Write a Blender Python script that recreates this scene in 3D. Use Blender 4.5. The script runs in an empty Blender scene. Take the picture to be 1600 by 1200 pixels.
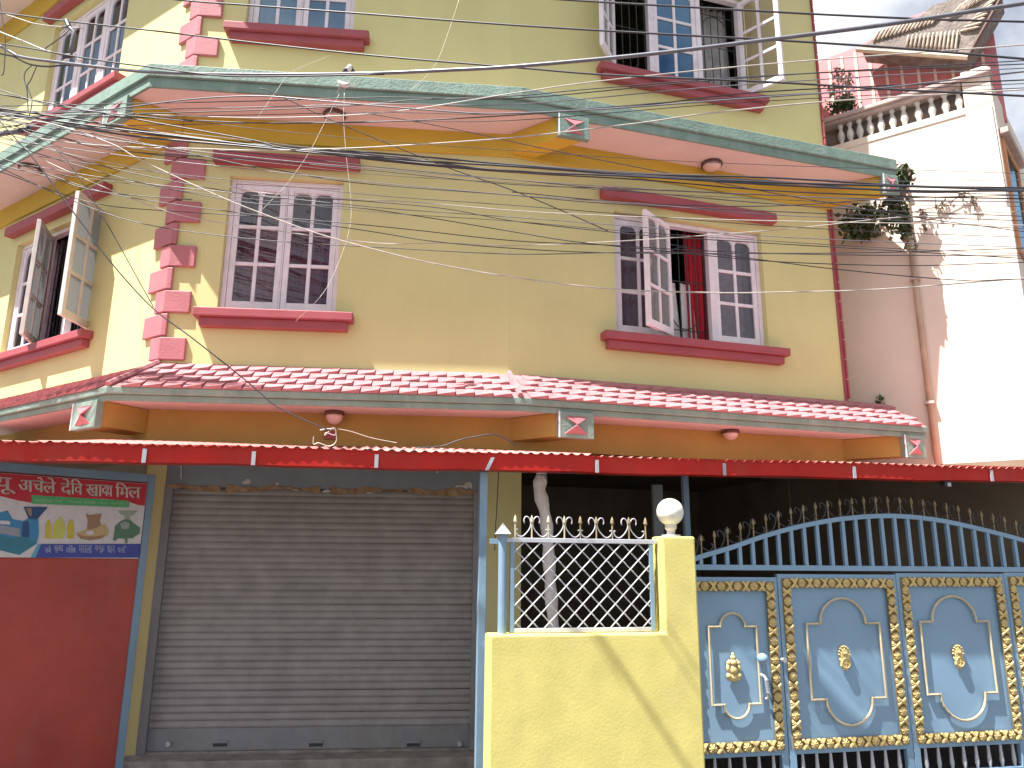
import bpy, bmesh, math, random
from math import sin, cos, tan, pi, radians, sqrt, atan2
from mathutils import Vector, Matrix
random.seed(11)
S = bpy.context.scene
COL = S.collection

# ------------------------------------------------------------------ camera
PITCH, ROLL, FPX, CZ = radians(13.24), radians(0.43), 1200.0, 1.6
FWD = Vector((0, cos(PITCH), sin(PITCH)))
UP0 = Vector((0, -sin(PITCH), cos(PITCH)))
X0 = Vector((1, 0, 0))
CX = X0 * cos(ROLL) + UP0 * sin(ROLL)
CU = UP0 * cos(ROLL) - X0 * sin(ROLL)
EYE = Vector((0, 0, CZ))
cam = bpy.data.cameras.new('camera')
co = bpy.data.objects.new('camera', cam)
COL.objects.link(co)
M3 = Matrix((CX, CU, -FWD)).transposed()
co.matrix_world = Matrix.Translation(EYE) @ M3.to_4x4()
cam.sensor_fit = 'HORIZONTAL'
cam.sensor_width = 36.0
cam.lens = 36.0 * FPX / 1600.0
cam.clip_start = 0.05
cam.clip_end = 3000
S.camera = co

# ------------------------------------------------------------------ light
SUN = Vector((0.4127, 0.2563, -1.0)).normalized()      # the way the light travels
w = bpy.data.worlds.new('World')
S.world = w
w.use_nodes = True
nt = w.node_tree
sky = nt.nodes.new('ShaderNodeTexSky')
sky.sky_type = 'NISHITA'
sky.sun_disc = False
sky.sun_elevation = math.asin(-SUN.z)
sky.sun_rotation = atan2(-SUN.x, -SUN.y)
sky.air_density = 1.0
sky.dust_density = 2.5
sky.ozone_density = 1.0
bg = nt.nodes['Background']
tc = nt.nodes.new('ShaderNodeTexCoord')
cn = nt.nodes.new('ShaderNodeTexNoise')                # broken white cloud, all round the sky
cn.noise_dimensions = '4D'
cn.inputs['W'].default_value = 0.0
cn.inputs['Scale'].default_value = 2.2
cn.inputs['Detail'].default_value = 7
cn.inputs['Roughness'].default_value = 0.55
nt.links.new(tc.outputs['Generated'], cn.inputs['Vector'])
cr = nt.nodes.new('ShaderNodeMapRange')
cr.inputs[1].default_value = 0.42
cr.inputs[2].default_value = 0.58
nt.links.new(cn.outputs[0], cr.inputs[0])
cm = nt.nodes.new('ShaderNodeMix')
cm.data_type = 'RGBA'
nt.links.new(cr.outputs[0], cm.inputs[0])
nt.links.new(sky.outputs[0], cm.inputs[6])
cm.inputs[7].default_value = (9.6, 9.7, 9.9, 1)
nt.links.new(cm.outputs[2], bg.inputs[0])
bg.inputs[1].default_value = 0.05
sl = bpy.data.lights.new('sun', 'SUN')
sl.energy = 5.0
sl.angle = radians(0.55)
sl.color = (1.0, 0.965, 0.91)
so = bpy.data.objects.new('sun', sl)
so.rotation_euler = SUN.to_track_quat('-Z', 'Y').to_euler()
so.location = (-8, -5, 20)
COL.objects.link(so)
S.view_settings.view_transform = 'Standard'
S.view_settings.look = 'None'
S.view_settings.gamma = 1.0
S.view_settings.use_curve_mapping = False
S.view_settings.exposure = 1.5
S.cycles.max_bounces = 10
S.cycles.diffuse_bounces = 6
S.cycles.transparent_max_bounces = 12

# ------------------------------------------------------------------ materials
def mat(name, col, rough=0.7, var=0.12, scale=3.0, bump=0.0, bscale=60.0, metal=0.0, spec=0.4,
        stain=None, stain_amt=0.0, stain_scale=1.5, coat=0.0):
    m = bpy.data.materials.new(name)
    m.use_nodes = True
    n, l = m.node_tree.nodes, m.node_tree.links
    b = n['Principled BSDF']
    b.inputs['Roughness'].default_value = rough
    b.inputs['Metallic'].default_value = metal
    b.inputs['Specular IOR Level'].default_value = spec
    b.inputs['Coat Weight'].default_value = coat
    g = n.new('ShaderNodeNewGeometry')
    no = n.new('ShaderNodeTexNoise')
    no.inputs['Scale'].default_value = scale
    no.inputs['Detail'].default_value = 6
    l.new(g.outputs['Position'], no.inputs['Vector'])
    r = n.new('ShaderNodeMapRange')
    r.inputs[1].default_value = 0.3
    r.inputs[2].default_value = 0.7
    r.inputs[3].default_value = 1 - var
    r.inputs[4].default_value = 1 + var
    l.new(no.outputs[0], r.inputs[0])
    mx = n.new('ShaderNodeVectorMath')
    mx.operation = 'SCALE'
    mx.inputs[0].default_value = col
    l.new(r.outputs[0], mx.inputs['Scale'])
    out = mx.outputs[0]
    if stain:
        n2 = n.new('ShaderNodeTexNoise')
        n2.inputs['Scale'].default_value = stain_scale
        n2.inputs['Detail'].default_value = 9
        n2.inputs['Roughness'].default_value = 0.68
        mp = n.new('ShaderNodeMapping')
        mp.inputs['Scale'].default_value = (1, 1, 0.35)
        l.new(g.outputs['Position'], mp.inputs[0])
        l.new(mp.outputs[0], n2.inputs['Vector'])
        r2 = n.new('ShaderNodeMapRange')
        r2.inputs[1].default_value = 0.5
        r2.inputs[2].default_value = 0.72
        r2.inputs[3].default_value = 0
        r2.inputs[4].default_value = stain_amt
        l.new(n2.outputs[0], r2.inputs[0])
        mix = n.new('ShaderNodeMix')
        mix.data_type = 'RGBA'
        l.new(r2.outputs[0], mix.inputs[0])
        l.new(out, mix.inputs[6])
        mix.inputs[7].default_value = (*stain, 1)
        out = mix.outputs[2]
    l.new(out, b.inputs['Base Color'])
    if bump:
        nb = n.new('ShaderNodeTexNoise')
        nb.inputs['Scale'].default_value = bscale
        nb.inputs['Detail'].default_value = 5
        l.new(g.outputs['Position'], nb.inputs['Vector'])
        bp = n.new('ShaderNodeBump')
        bp.inputs['Strength'].default_value = bump
        bp.inputs['Distance'].default_value = 0.02
        l.new(nb.outputs[0], bp.inputs['Height'])
        l.new(bp.outputs[0], b.inputs['Normal'])
    return m

def glass(name, tint, refl, base=0.0, blend=0.25, sheen=0.0):
    m = bpy.data.materials.new(name)
    m.use_nodes = True
    n, l = m.node_tree.nodes, m.node_tree.links
    n.remove(n['Principled BSDF'])
    gl = n.new('ShaderNodeBsdfGlossy')
    gl.inputs['Roughness'].default_value = 0.02
    gl.inputs['Color'].default_value = (*refl, 1)
    tr = n.new('ShaderNodeBsdfTransparent')
    tr.inputs['Color'].default_value = (*tint, 1)
    lw = n.new('ShaderNodeLayerWeight')
    lw.inputs['Blend'].default_value = blend
    ad = n.new('ShaderNodeMath')
    ad.operation = 'ADD'
    ad.use_clamp = True
    ad.inputs[1].default_value = base
    l.new(lw.outputs['Fresnel'], ad.inputs[0])
    mx = n.new('ShaderNodeMixShader')
    l.new(ad.outputs[0], mx.inputs[0])
    l.new(tr.outputs[0], mx.inputs[1])
    l.new(gl.outputs[0], mx.inputs[2])
    res = mx
    if sheen:                                          # pale diffuse layer standing in for reflected sky
        df = n.new('ShaderNodeBsdfDiffuse')
        df.inputs['Color'].default_value = (0.58, 0.61, 0.62, 1)
        tl = n.new('ShaderNodeBsdfTranslucent')
        tl.inputs['Color'].default_value = (0.55, 0.58, 0.60, 1)
        m3 = n.new('ShaderNodeMixShader')
        m3.inputs[0].default_value = 0.5
        l.new(df.outputs[0], m3.inputs[1])
        l.new(tl.outputs[0], m3.inputs[2])
        m2 = n.new('ShaderNodeMixShader')
        m2.inputs[0].default_value = sheen
        l.new(mx.outputs[0], m2.inputs[1])
        l.new(m3.outputs[0], m2.inputs[2])
        res = m2
    l.new(res.outputs[0], n['Material Output'].inputs[0])
    return m

K = {}
K['wall'] = mat('yellow_wall_paint', (0.635, 0.585, 0.275), 0.62, 0.05, 1.2, 0.05, 90, stain=(0.50, 0.44, 0.22), stain_amt=0.35, stain_scale=0.9)
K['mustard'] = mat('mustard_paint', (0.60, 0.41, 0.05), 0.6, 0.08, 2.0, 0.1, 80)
K['mustard_shaded'] = mat('shaded_mustard_paint', (0.40, 0.27, 0.065), 0.65, 0.1, 2.0, 0.08, 80)  # mustard darkened to paint in the shade under the lower canopy
K['lowwall'] = mat('yellow_rough_plaster', (0.64, 0.56, 0.185), 0.75, 0.08, 5.0, 0.07, 55, stain=(0.50, 0.42, 0.20), stain_amt=0.4, stain_scale=2.5)
K['maroon'] = mat('maroon_paint', (0.34, 0.075, 0.09), 0.5, 0.1, 4, 0.1, 60)
K['quoin'] = mat('pink_maroon_quoin_paint', (0.46, 0.16, 0.18), 0.55, 0.1, 4, 0.15, 60)
K['soffit'] = mat('pale_pink_soffit_paint', (0.74, 0.61, 0.60), 0.7, 0.06, 2, 0.06, 60)
K['green'] = mat('grey_green_fascia_paint', (0.195, 0.285, 0.24), 0.6, 0.14, 5, 0.25, 40, stain=(0.34, 0.41, 0.36), stain_amt=0.5, stain_scale=6)
K['tile'] = mat('faded_pink_roof_tile', (0.40, 0.165, 0.18), 0.75, 0.16, 7, 0.3, 50, stain=(0.44, 0.29, 0.27), stain_amt=0.5, stain_scale=8)
K['red'] = mat('red_sheet_paint', (0.47, 0.022, 0.016), 0.45, 0.12, 3, 0.03, 12, spec=0.2, stain=(0.36, 0.07, 0.05), stain_amt=0.5, stain_scale=3)
K['sheet'] = mat('faded_sunlit_red_sheet', (0.55, 0.24, 0.22), 0.5, 0.15, 6)  # faded red, made paler again to carry the sunlit wash
K['strap'] = mat('dull_grey_strap', (0.36, 0.36, 0.40), 0.5, 0.15, 12)
K['redpanel'] = mat('dusty_red_panel', (0.42, 0.052, 0.036), 0.45, 0.15, 2.5, 0.25, 4, spec=0.5, stain=(0.34, 0.09, 0.08), stain_amt=0.7, stain_scale=2)
K['steel'] = mat('blue_grey_enamel', (0.195, 0.295, 0.40), 0.4, 0.08, 6, 0.04, 30, spec=0.5)
K['gate'] = mat('blue_gate_enamel', (0.205, 0.335, 0.475), 0.35, 0.06, 3, 0.015, 3, spec=0.55)
K['shutter'] = mat('weathered_grey_shutter', (0.30, 0.275, 0.265), 0.5, 0.14, 6, 0.06, 60, spec=0.35, stain=(0.23, 0.19, 0.17), stain_amt=0.45, stain_scale=3)
K['railgrey'] = mat('dusty_grey_rail', (0.235, 0.235, 0.245), 0.5, 0.12, 6, stain=(0.22, 0.19, 0.16), stain_amt=0.6, stain_scale=5)
K['shutterhead'] = mat('slate_grey_sheet', (0.21, 0.245, 0.275), 0.5, 0.1, 4, 0.05, 30)
K['concrete'] = mat('grey_concrete', (0.30, 0.27, 0.24), 0.85, 0.25, 8, 0.5, 50, stain=(0.16, 0.14, 0.12), stain_amt=0.6, stain_scale=5)
K['street'] = mat('dusty_street', (0.10, 0.092, 0.085), 0.9, 0.2, 2.5, 0.5, 40, stain=(0.14, 0.13, 0.12), stain_amt=0.6)
K['white'] = mat('pinkish_white_window_paint', (0.80, 0.73, 0.78), 0.5, 0.07, 8, 0.06, 50, stain=(0.5, 0.42, 0.4), stain_amt=0.35, stain_scale=9)
K['greycase'] = mat('grey_weathered_wood', (0.60, 0.56, 0.54), 0.6, 0.1, 8)
K['gold'] = mat('gold_ornament_paint', (0.60, 0.46, 0.20), 0.5, 0.2, 30, 0.15, 80)
K['spear'] = mat('aged_gilt_spear', (0.27, 0.20, 0.11), 0.6, 0.3, 30)
K['goldback'] = mat('dark_ornament_ground', (0.22, 0.155, 0.065), 0.6, 0.2, 30)
K['cream'] = mat('pale_gold_moulding', (0.52, 0.44, 0.30), 0.4, 0.12, 20, metal=0.1)
K['whitesteel'] = mat('white_enamel_bars', (0.46, 0.47, 0.51), 0.4, 0.1, 10)
K['globe'] = mat('milky_lamp_globe', (0.82, 0.79, 0.72), 0.3, 0.1, 25, 0.05, 40, stain=(0.6, 0.52, 0.42), stain_amt=0.5, stain_scale=12)
K['brown'] = mat('brown_lamp_rim', (0.11, 0.055, 0.045), 0.45, 0.1, 10)
K['lampglass'] = mat('pinkish_lamp_glass', (0.72, 0.55, 0.50), 0.25, 0.05, 10)
K['bark'] = mat('wrapped_white_cloth', (0.80, 0.76, 0.75), 0.55, 0.12, 9, 0.5, 30)
K['dark'] = mat('dark_olive_shade_plaster', (0.20, 0.165, 0.12), 0.9, 0.2, 2)
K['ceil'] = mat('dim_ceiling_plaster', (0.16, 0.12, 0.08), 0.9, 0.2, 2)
K['cable'] = mat('black_cable_rubber', (0.035, 0.035, 0.045), 0.42, 0.2, 15, spec=0.5)
K['cablegrey'] = mat('grey_cable_sheath', (0.13, 0.13, 0.16), 0.35, 0.2, 15, spec=0.6)
K['cablelight'] = mat('pale_cable_sheath', (0.42, 0.39, 0.36), 0.4, 0.2, 15, spec=0.5)
K['twine'] = mat('white_twine', (0.72, 0.69, 0.63), 0.8, 0.1, 20)
K['porcelain'] = mat('white_porcelain', (0.7, 0.68, 0.66), 0.25, 0.1, 20)
K['redcurtain'] = mat('red_curtain_cloth', (0.42, 0.02, 0.035), 0.85, 0.15, 20)
K['mauve'] = mat('mauve_curtain_cloth', (0.42, 0.30, 0.35), 0.9, 0.2, 12)
K['winecurtain'] = mat('wine_curtain_cloth', (0.44, 0.17, 0.22), 0.9, 0.25, 12)
K['palecurtain'] = mat('pale_blue_curtain_cloth', (0.40, 0.50, 0.56), 0.9, 0.15, 8)
K['greynet'] = mat('grey_net_curtain', (0.40, 0.39, 0.38), 0.9, 0.2, 10)
K['towel'] = mat('white_towel_cloth', (0.62, 0.60, 0.60), 0.9, 0.1, 20)
K['iron'] = mat('dark_iron', (0.05, 0.05, 0.055), 0.5, 0.1, 20, metal=0.3)
K['glass'] = glass('window_glass', (0.80, 0.78, 0.80), (0.80, 0.80, 0.85), 0.05, 0.12)
K['sheenglass'] = glass('pale_sheen_glass', (0.75, 0.75, 0.74), (0.80, 0.82, 0.84), 0.10, 0.2, 0.28)  # open casements: reflected sky put in as a pale film
K['blueglass'] = glass('blue_tinted_glass', (0.22, 0.38, 0.50), (0.35, 0.55, 0.72), 0.30)
K['paleglass'] = glass('pale_blue_glass', (0.62, 0.74, 0.80), (0.62, 0.74, 0.82), 0.16)
K['nwall'] = mat('cream_wall_paint', (0.76, 0.65, 0.55), 0.75, 0.05, 1.5, 0.06, 60, stain=(0.64, 0.50, 0.42), stain_amt=0.4, stain_scale=0.9)
K['nrail'] = mat('pinkish_concrete_rail', (0.46, 0.36, 0.34), 0.8, 0.15, 6, 0.2)
K['baluster'] = mat('grey_white_baluster', (0.60, 0.58, 0.55), 0.7, 0.15, 9, 0.2)
K['pinksheet'] = mat('pink_painted_sheet', (0.58, 0.20, 0.22), 0.5, 0.08, 3)
K['batten'] = mat('cream_batten', (0.80, 0.66, 0.52), 0.6, 0.08, 6)
K['rooftile'] = mat('grey_brown_carved_tile', (0.20, 0.165, 0.15), 0.8, 0.35, 10, 0.5, 30, stain=(0.4, 0.33, 0.27), stain_amt=0.5, stain_scale=6)
K['eave'] = mat('cream_eave_board', (0.66, 0.55, 0.40), 0.7, 0.15, 8)
K['thatch'] = mat('bleached_roof_rib', (0.46, 0.38, 0.31), 0.85, 0.3, 14)
K['orange'] = mat('varnished_orange_wood', (0.55, 0.24, 0.10), 0.5, 0.15, 8)
K['pipe'] = mat('terracotta_stained_pipe', (0.50, 0.36, 0.26), 0.7, 0.2, 4, stain=(0.25, 0.17, 0.12), stain_amt=0.6)
K['leaf'] = mat('dark_green_leaf', (0.060, 0.095, 0.042), 0.5, 0.4, 25)
K['leaf2'] = mat('light_green_leaf', (0.10, 0.14, 0.055), 0.5, 0.4, 25)
K['dryleaf'] = mat('dry_brown_stem', (0.22, 0.16, 0.12), 0.8, 0.3, 25)
K['blossom'] = mat('pink_blossom', (0.66, 0.45, 0.45), 0.7, 0.2, 30)
K['tape'] = mat('torn_brown_tape', (0.36, 0.24, 0.14), 0.6, 0.25, 20, stain=(0.14, 0.08, 0.05), stain_amt=0.7, stain_scale=12)
K['flake'] = mat('bare_pale_flake', (0.55, 0.53, 0.50), 0.7, 0.1, 20)
for nm, c in dict(pr_red=(0.52, 0.025, 0.045), pr_white=(0.66, 0.62, 0.64), pr_green=(0.10, 0.42, 0.16), pr_blue=(0.055, 0.07, 0.34),
                  pr_cyan=(0.05, 0.24, 0.46), pr_navy=(0.03, 0.08, 0.22), pr_steel=(0.30, 0.31, 0.36), pr_yel=(0.60, 0.48, 0.05),
                  pr_lime=(0.55, 0.56, 0.12), pr_brown=(0.36, 0.21, 0.12), pr_tan=(0.55, 0.38, 0.20), pr_dgreen=(0.10, 0.21, 0.14),
                  pr_grey=(0.33, 0.38, 0.34), pr_letter=(0.72, 0.66, 0.62), pr_sky=(0.10, 0.40, 0.55), pr_teal=(0.04, 0.20, 0.28),
                  pr_mint=(0.35, 0.62, 0.38), pr_lilac=(0.42, 0.44, 0.66)).items():
    K[nm] = mat(nm.replace('pr_', 'print_ink_'), c, 0.45, 0.08, 20)

# ------------------------------------------------------------------ geometry helpers
def ray(px, py):
    return CX * ((px - 800) / FPX) + CU * ((600 - py) / FPX) + FWD

class Facet:                                       # an upright plane of the place: s along, z up, o out towards the street
    def __init__(f, x, y, ang, flip=False):
        f.p0 = Vector((x, y, 0))
        a = radians(ang)
        f.d = Vector((sin(a), cos(a), 0))
        f.n = Vector((f.d.y, -f.d.x, 0)) * (-1 if flip else 1)
    def P(f, s, z, o=0.0):
        p = f.p0 + f.d * s + f.n * o
        return Vector((p.x, p.y, z))
    def at(f, px, py, o=0.0):
        r = ray(px, py)
        p0 = f.p0 + f.n * o
        return EYE + r * ((p0 - EYE).dot(f.n) / r.dot(f.n))
    def sz(f, px, py, o=0.0):
        p = f.at(px, py, o)
        return (p - f.p0).dot(f.d), p.z
    def mtx(f, s, z, o=0.0):                        # local x along s, y inwards, z up
        y = -f.n
        x = f.d
        m = Matrix((x, y, Vector((0, 0, 1)))).transposed().to_4x4()
        return Matrix.Translation(f.P(s, z, o)) @ m

FC = Facet(-3.11, 6.557, 84.6)
FR = Facet(-0.03, 6.847, 72.96)
FL = Facet(-3.11, 6.557, -56.36, True)
class Sloped(Facet):                               # the awning's eave falls a little to the left
    tilt = 0.0105
    def P(f, s, z, o=0.0):
        return Facet.P(f, s, z + f.tilt * s, o)
FA = Sloped(0.0, 5.482, 78.2)
FG = Facet(2.0, 6.1, 77.7)
FW = Facet(0.6, 5.3, 77.7)
FD = Facet(-2.886, 6.249, 46)
FN = Facet(4.39, 8.12, -54, True)

ORG = {}
def origin(p):
    return ORG.get(p.name, Vector((0, 0, 0))) if p else Vector((0, 0, 0))

class MB:
    def __init__(m):
        m.v, m.f = [], []
    def add(m, vs, fs):
        k = len(m.v)
        m.v += [Vector(v) for v in vs]
        m.f += [[i + k for i in q] for q in fs]
        return m
    def quad(m, *p):
        return m.add(p, [list(range(len(p)))])
    def hexa(m, p):                                  # 8 points: bottom 4 ccw, top 4 ccw
        return m.add(p, [[3, 2, 1, 0], [4, 5, 6, 7], [0, 1, 5, 4], [1, 2, 6, 5], [2, 3, 7, 6], [3, 0, 4, 7]])
    def box(m, F, s0, s1, z0, z1, o0, o1):
        P = F.P
        return m.hexa([P(s0, z0, o1), P(s1, z0, o1), P(s1, z0, o0), P(s0, z0, o0), P(s0, z1, o1), P(s1, z1, o1), P(s1, z1, o0), P(s0, z1, o0)])
    def lbox(m, x0, x1, y0, y1, z0, z1):
        return m.hexa([(x0, y0, z0), (x1, y0, z0), (x1, y1, z0), (x0, y1, z0), (x0, y0, z1), (x1, y0, z1), (x1, y1, z1), (x0, y1, z1)])
    def tube(m, pts, r, n=6, cap=True):
        pts = [Vector(p) for p in pts]
        k = len(m.v)
        rr = r if isinstance(r, (list, tuple)) else [r] * len(pts)
        ref = None
        for i, p in enumerate(pts):
            t = (pts[min(i + 1, len(pts) - 1)] - pts[max(i - 1, 0)]).normalized()
            if ref is None:
                ref = Vector((0, 0, 1)) if abs(t.z) < 0.9 else Vector((1, 0, 0))
            a = t.cross(ref).normalized()
            b = a.cross(t).normalized()
            ref = b
            for j in range(n):
                q = 2 * pi * j / n
                m.v.append(p + (a * cos(q) + b * sin(q)) * rr[i])
        for i in range(len(pts) - 1):
            for j in range(n):
                m.f.append([k + i * n + j, k + i * n + (j + 1) % n, k + (i + 1) * n + (j + 1) % n, k + (i + 1) * n + j])
        if cap:
            m.f.append([k + j for j in range(n)][::-1])
            m.f.append([k + (len(pts) - 1) * n + j for j in range(n)])
        return m
    def lathe(m, c, prof, n=16):                      # prof: (r, z)
        k = len(m.v)
        c = Vector(c)
        for r, z in prof:
            for j in range(n):
                q = 2 * pi * j / n
                m.v.append(c + Vector((r * cos(q), r * sin(q), z)))
        for i in range(len(prof) - 1):
            for j in range(n):
                m.f.append([k + i * n + j, k + i * n + (j + 1) % n, k + (i + 1) * n + (j + 1) % n, k + (i + 1) * n + j])
        m.f.append([k + j for j in range(n)][::-1])
        m.f.append([k + (len(prof) - 1) * n + j for j in range(n)])
        return m
    def prism(m, poly, off):                          # poly: 3d points, off: extrusion vector
        n = len(poly)
        poly = [Vector(p) for p in poly]
        k = len(m.v)
        m.v += poly + [p + off for p in poly]
        m.f.append([k + i for i in range(n)])
        m.f.append([k + n + i for i in range(n)][::-1])
        for i in range(n):
            j = (i + 1) % n
            m.f.append([k + i, k + n + i, k + n + j, k + j])
        return m
    def mesh(m, name, material, off=Vector((0, 0, 0)), smooth=False):
        me = bpy.data.meshes.new(name)
        me.from_pydata([v - off for v in m.v], [], m.f)
        bm = bmesh.new()
        bm.from_mesh(me)
        bmesh.ops.recalc_face_normals(bm, faces=bm.faces)
        bm.to_mesh(me)
        bm.free()
        me.materials.append(material)
        if smooth:
            me.polygons.foreach_set('use_smooth', [True] * len(me.polygons))
        me.update()
        return me
    def build(m, name, material, parent=None, smooth=False, bevel=0.0):
        off = origin(parent)
        o = bpy.data.objects.new(name, m.mesh(name, material, off, smooth))
        COL.objects.link(o)
        if parent:
            o.parent = parent
            ORG[o.name] = off
        if bevel:
            b = o.modifiers.new('bevel', 'BEVEL')
            b.width = bevel
            b.segments = 2
            b.limit_method = 'ANGLE'
        return o

def place(name, me, parent, M):                       # another copy of a shared mesh as a part, M in world space
    o = bpy.data.objects.new(name, me)
    COL.objects.link(o)
    off = origin(parent)
    if parent:
        o.parent = parent
    o.matrix_basis = Matrix.Translation(-off) @ M
    return o

def tag(o, label=None, cat=None, group=None, kind=None):
    if label: o['label'] = label
    if cat: o['category'] = cat
    if group: o['group'] = group
    if kind: o['kind'] = kind
    return o

def thing(name, loc, label, cat, group=None):
    o = bpy.data.objects.new(name, None)
    o.empty_display_size = 0.2
    o.location = loc
    COL.objects.link(o)
    ORG[o.name] = Vector(loc)
    return tag(o, label, cat, group)

def single(mb, name, material, label, cat, group=None, smooth=False, bevel=0.0):   # a thing that is one mesh, origin at its base
    c = sum((v for v in mb.v), Vector()) / len(mb.v)
    c.z = min(v.z for v in mb.v)
    o = bpy.data.objects.new(name, mb.mesh(name, material, c, smooth))
    o.location = c
    COL.objects.link(o)
    if bevel:
        b = o.modifiers.new('bevel', 'BEVEL')
        b.width = bevel
        b.segments = 2
        b.limit_method = 'ANGLE'
    return tag(o, label, cat, group)

def arc(c, r, a0, a1, n, u, v):
    return [c + u * (r * cos(a0 + (a1 - a0) * i / n)) + v * (r * sin(a0 + (a1 - a0) * i / n)) for i in range(n + 1)]

def spline(pts, n=8):                                 # Catmull-Rom through points
    pts = [Vector(p) for p in pts]
    q = [pts[0] * 2 - pts[1]] + pts + [pts[-1] * 2 - pts[-2]]
    out = []
    for i in range(1, len(q) - 2):
        a, b, c, d = q[i - 1], q[i], q[i + 1], q[i + 2]
        for k in range(n):
            t = k / n
            out.append(0.5 * ((2 * b) + (c - a) * t + (2 * a - 5 * b + 4 * c - d) * t * t + (3 * b - a - 3 * c + d) * t ** 3))
    out.append(pts[-1])
    return out
V = Vector
UPV = V((0, 0, 1))

# ------------------------------------------------------------------ ground
tag(MB().quad((-400, -400, 0), (400, -400, 0), (400, 400, 0), (-400, 400, 0)).build('street', K['street']), kind='structure')

# ================================================================== the yellow house
H = thing('yellow_house', (0, 7.0, 0), 'yellow corner house with maroon trim and pink tiled canopy above a grey roller shutter', 'house')
ZT = 9.4
RE = 3.745                                            # right end of the right-hand wall
BEND = 3.094
LEND = 7.0

def wall(F, s0, s1, z0, z1, holes, name='wall', depth=0.15):
    mb = MB()
    ss = sorted({s0, s1} | {h[0] for h in holes} | {h[1] for h in holes})
    zs = sorted({z0, z1} | {h[2] for h in holes} | {h[3] for h in holes})
    for a, b in zip(ss, ss[1:]):
        for c, d in zip(zs, zs[1:]):
            ms, mz = (a + b) / 2, (c + d) / 2
            if any(h[0] < ms < h[1] and h[2] < mz < h[3] for h in holes):
                continue
            mb.quad(F.P(a, c), F.P(b, c), F.P(b, d), F.P(a, d))
    for a, b, c, d in holes:
        q = -depth
        mb.quad(F.P(a, c), F.P(a, d), F.P(a, d, q), F.P(a, c, q))
        mb.quad(F.P(b, c), F.P(b, d), F.P(b, d, q), F.P(b, c, q))
        mb.quad(F.P(a, d), F.P(b, d), F.P(b, d, q), F.P(a, d, q))
        mb.quad(F.P(a, c), F.P(b, c), F.P(b, c, q), F.P(a, c, q))
    return mb.build(name, K['wall'], H)

WO = -0.09                                            # window frames sit this far inside the wall face
def rect(F, tl, tr, bl, br):
    a, b, c, d = F.sz(*tl, WO), F.sz(*tr, WO), F.sz(*bl, WO), F.sz(*br, WO)
    return [(a[0] + c[0]) / 2, (b[0] + d[0]) / 2, (c[1] + d[1]) / 2 - 0.02, (a[1] + b[1]) / 2]
WC1 = rect(FC, (362, 281), (539, 291), (345, 487), (526, 495))
WR1 = rect(FR, (953, 337), (1181, 367), (957, 522), (1193, 548))
WL1 = [1.36, 3.16, 3.80, WC1[3] + 0.02]
WC2 = [WC1[0], WC1[1], FC.sz(475, 62, WO)[1], 8.02]
WR2 = [FR.sz(948, 60, WO)[0], FR.sz(1160, 100, WO)[0], FR.sz(1060, 140, WO)[1], 8.05]
WL2 = [1.42, 3.12, 6.66, 8.05]
SH = [FC.sz(236, 960)[0], FC.sz(750, 960)[0], 0.12, 2.62]
wall(FC, 0, BEND, 2.62, ZT, [WC1, WC2])
wall(FC, 0, BEND + 0.12, 0, 2.62, [SH])
wall(FR, 0, RE, 2.62, ZT, [WR1, WR2])
wall(FL, 0, LEND, 2.62, ZT, [WL1, WL2])
mb = MB()                                             # far sides, back and roof slab
pLe, pRe = FL.P(LEND, 0), FR.P(RE, 0)
side = V((-0.293, 0.956, 0))
pRb = pRe + side * 5.2
pLb = V((pLe.x + 1.5, 13.2, 0))
foot = [FC.P(0, 0), FC.P(BEND, 0), pRe, pRb, pLb, pLe]
def up(p, z): return V((p.x, p.y, z))
for a, b, z0 in ((pRe, pRb, 2.62), (pRb, pLb, 0), (pLb, pLe, 0)):
    mb.quad(up(a, z0), up(b, z0), up(b, ZT), up(a, ZT))
mb.quad(*[up(p, ZT) for p in foot])
mb.build('wall', K['wall'], H)
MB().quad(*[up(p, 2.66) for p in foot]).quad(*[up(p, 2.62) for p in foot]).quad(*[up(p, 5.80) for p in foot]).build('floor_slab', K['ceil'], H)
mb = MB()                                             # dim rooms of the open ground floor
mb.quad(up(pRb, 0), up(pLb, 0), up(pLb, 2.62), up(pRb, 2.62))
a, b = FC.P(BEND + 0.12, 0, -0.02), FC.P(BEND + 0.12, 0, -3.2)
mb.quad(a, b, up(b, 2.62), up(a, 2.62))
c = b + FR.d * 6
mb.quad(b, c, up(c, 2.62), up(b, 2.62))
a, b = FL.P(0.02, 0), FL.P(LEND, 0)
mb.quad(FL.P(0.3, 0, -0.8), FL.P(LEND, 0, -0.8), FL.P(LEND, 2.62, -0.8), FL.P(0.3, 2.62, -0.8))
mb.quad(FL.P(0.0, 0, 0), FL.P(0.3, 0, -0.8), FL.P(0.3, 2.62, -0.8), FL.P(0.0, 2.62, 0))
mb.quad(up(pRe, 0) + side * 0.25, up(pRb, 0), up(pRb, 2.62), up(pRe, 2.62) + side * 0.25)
mb.build('room_wall', K['dark'], H)

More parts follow.
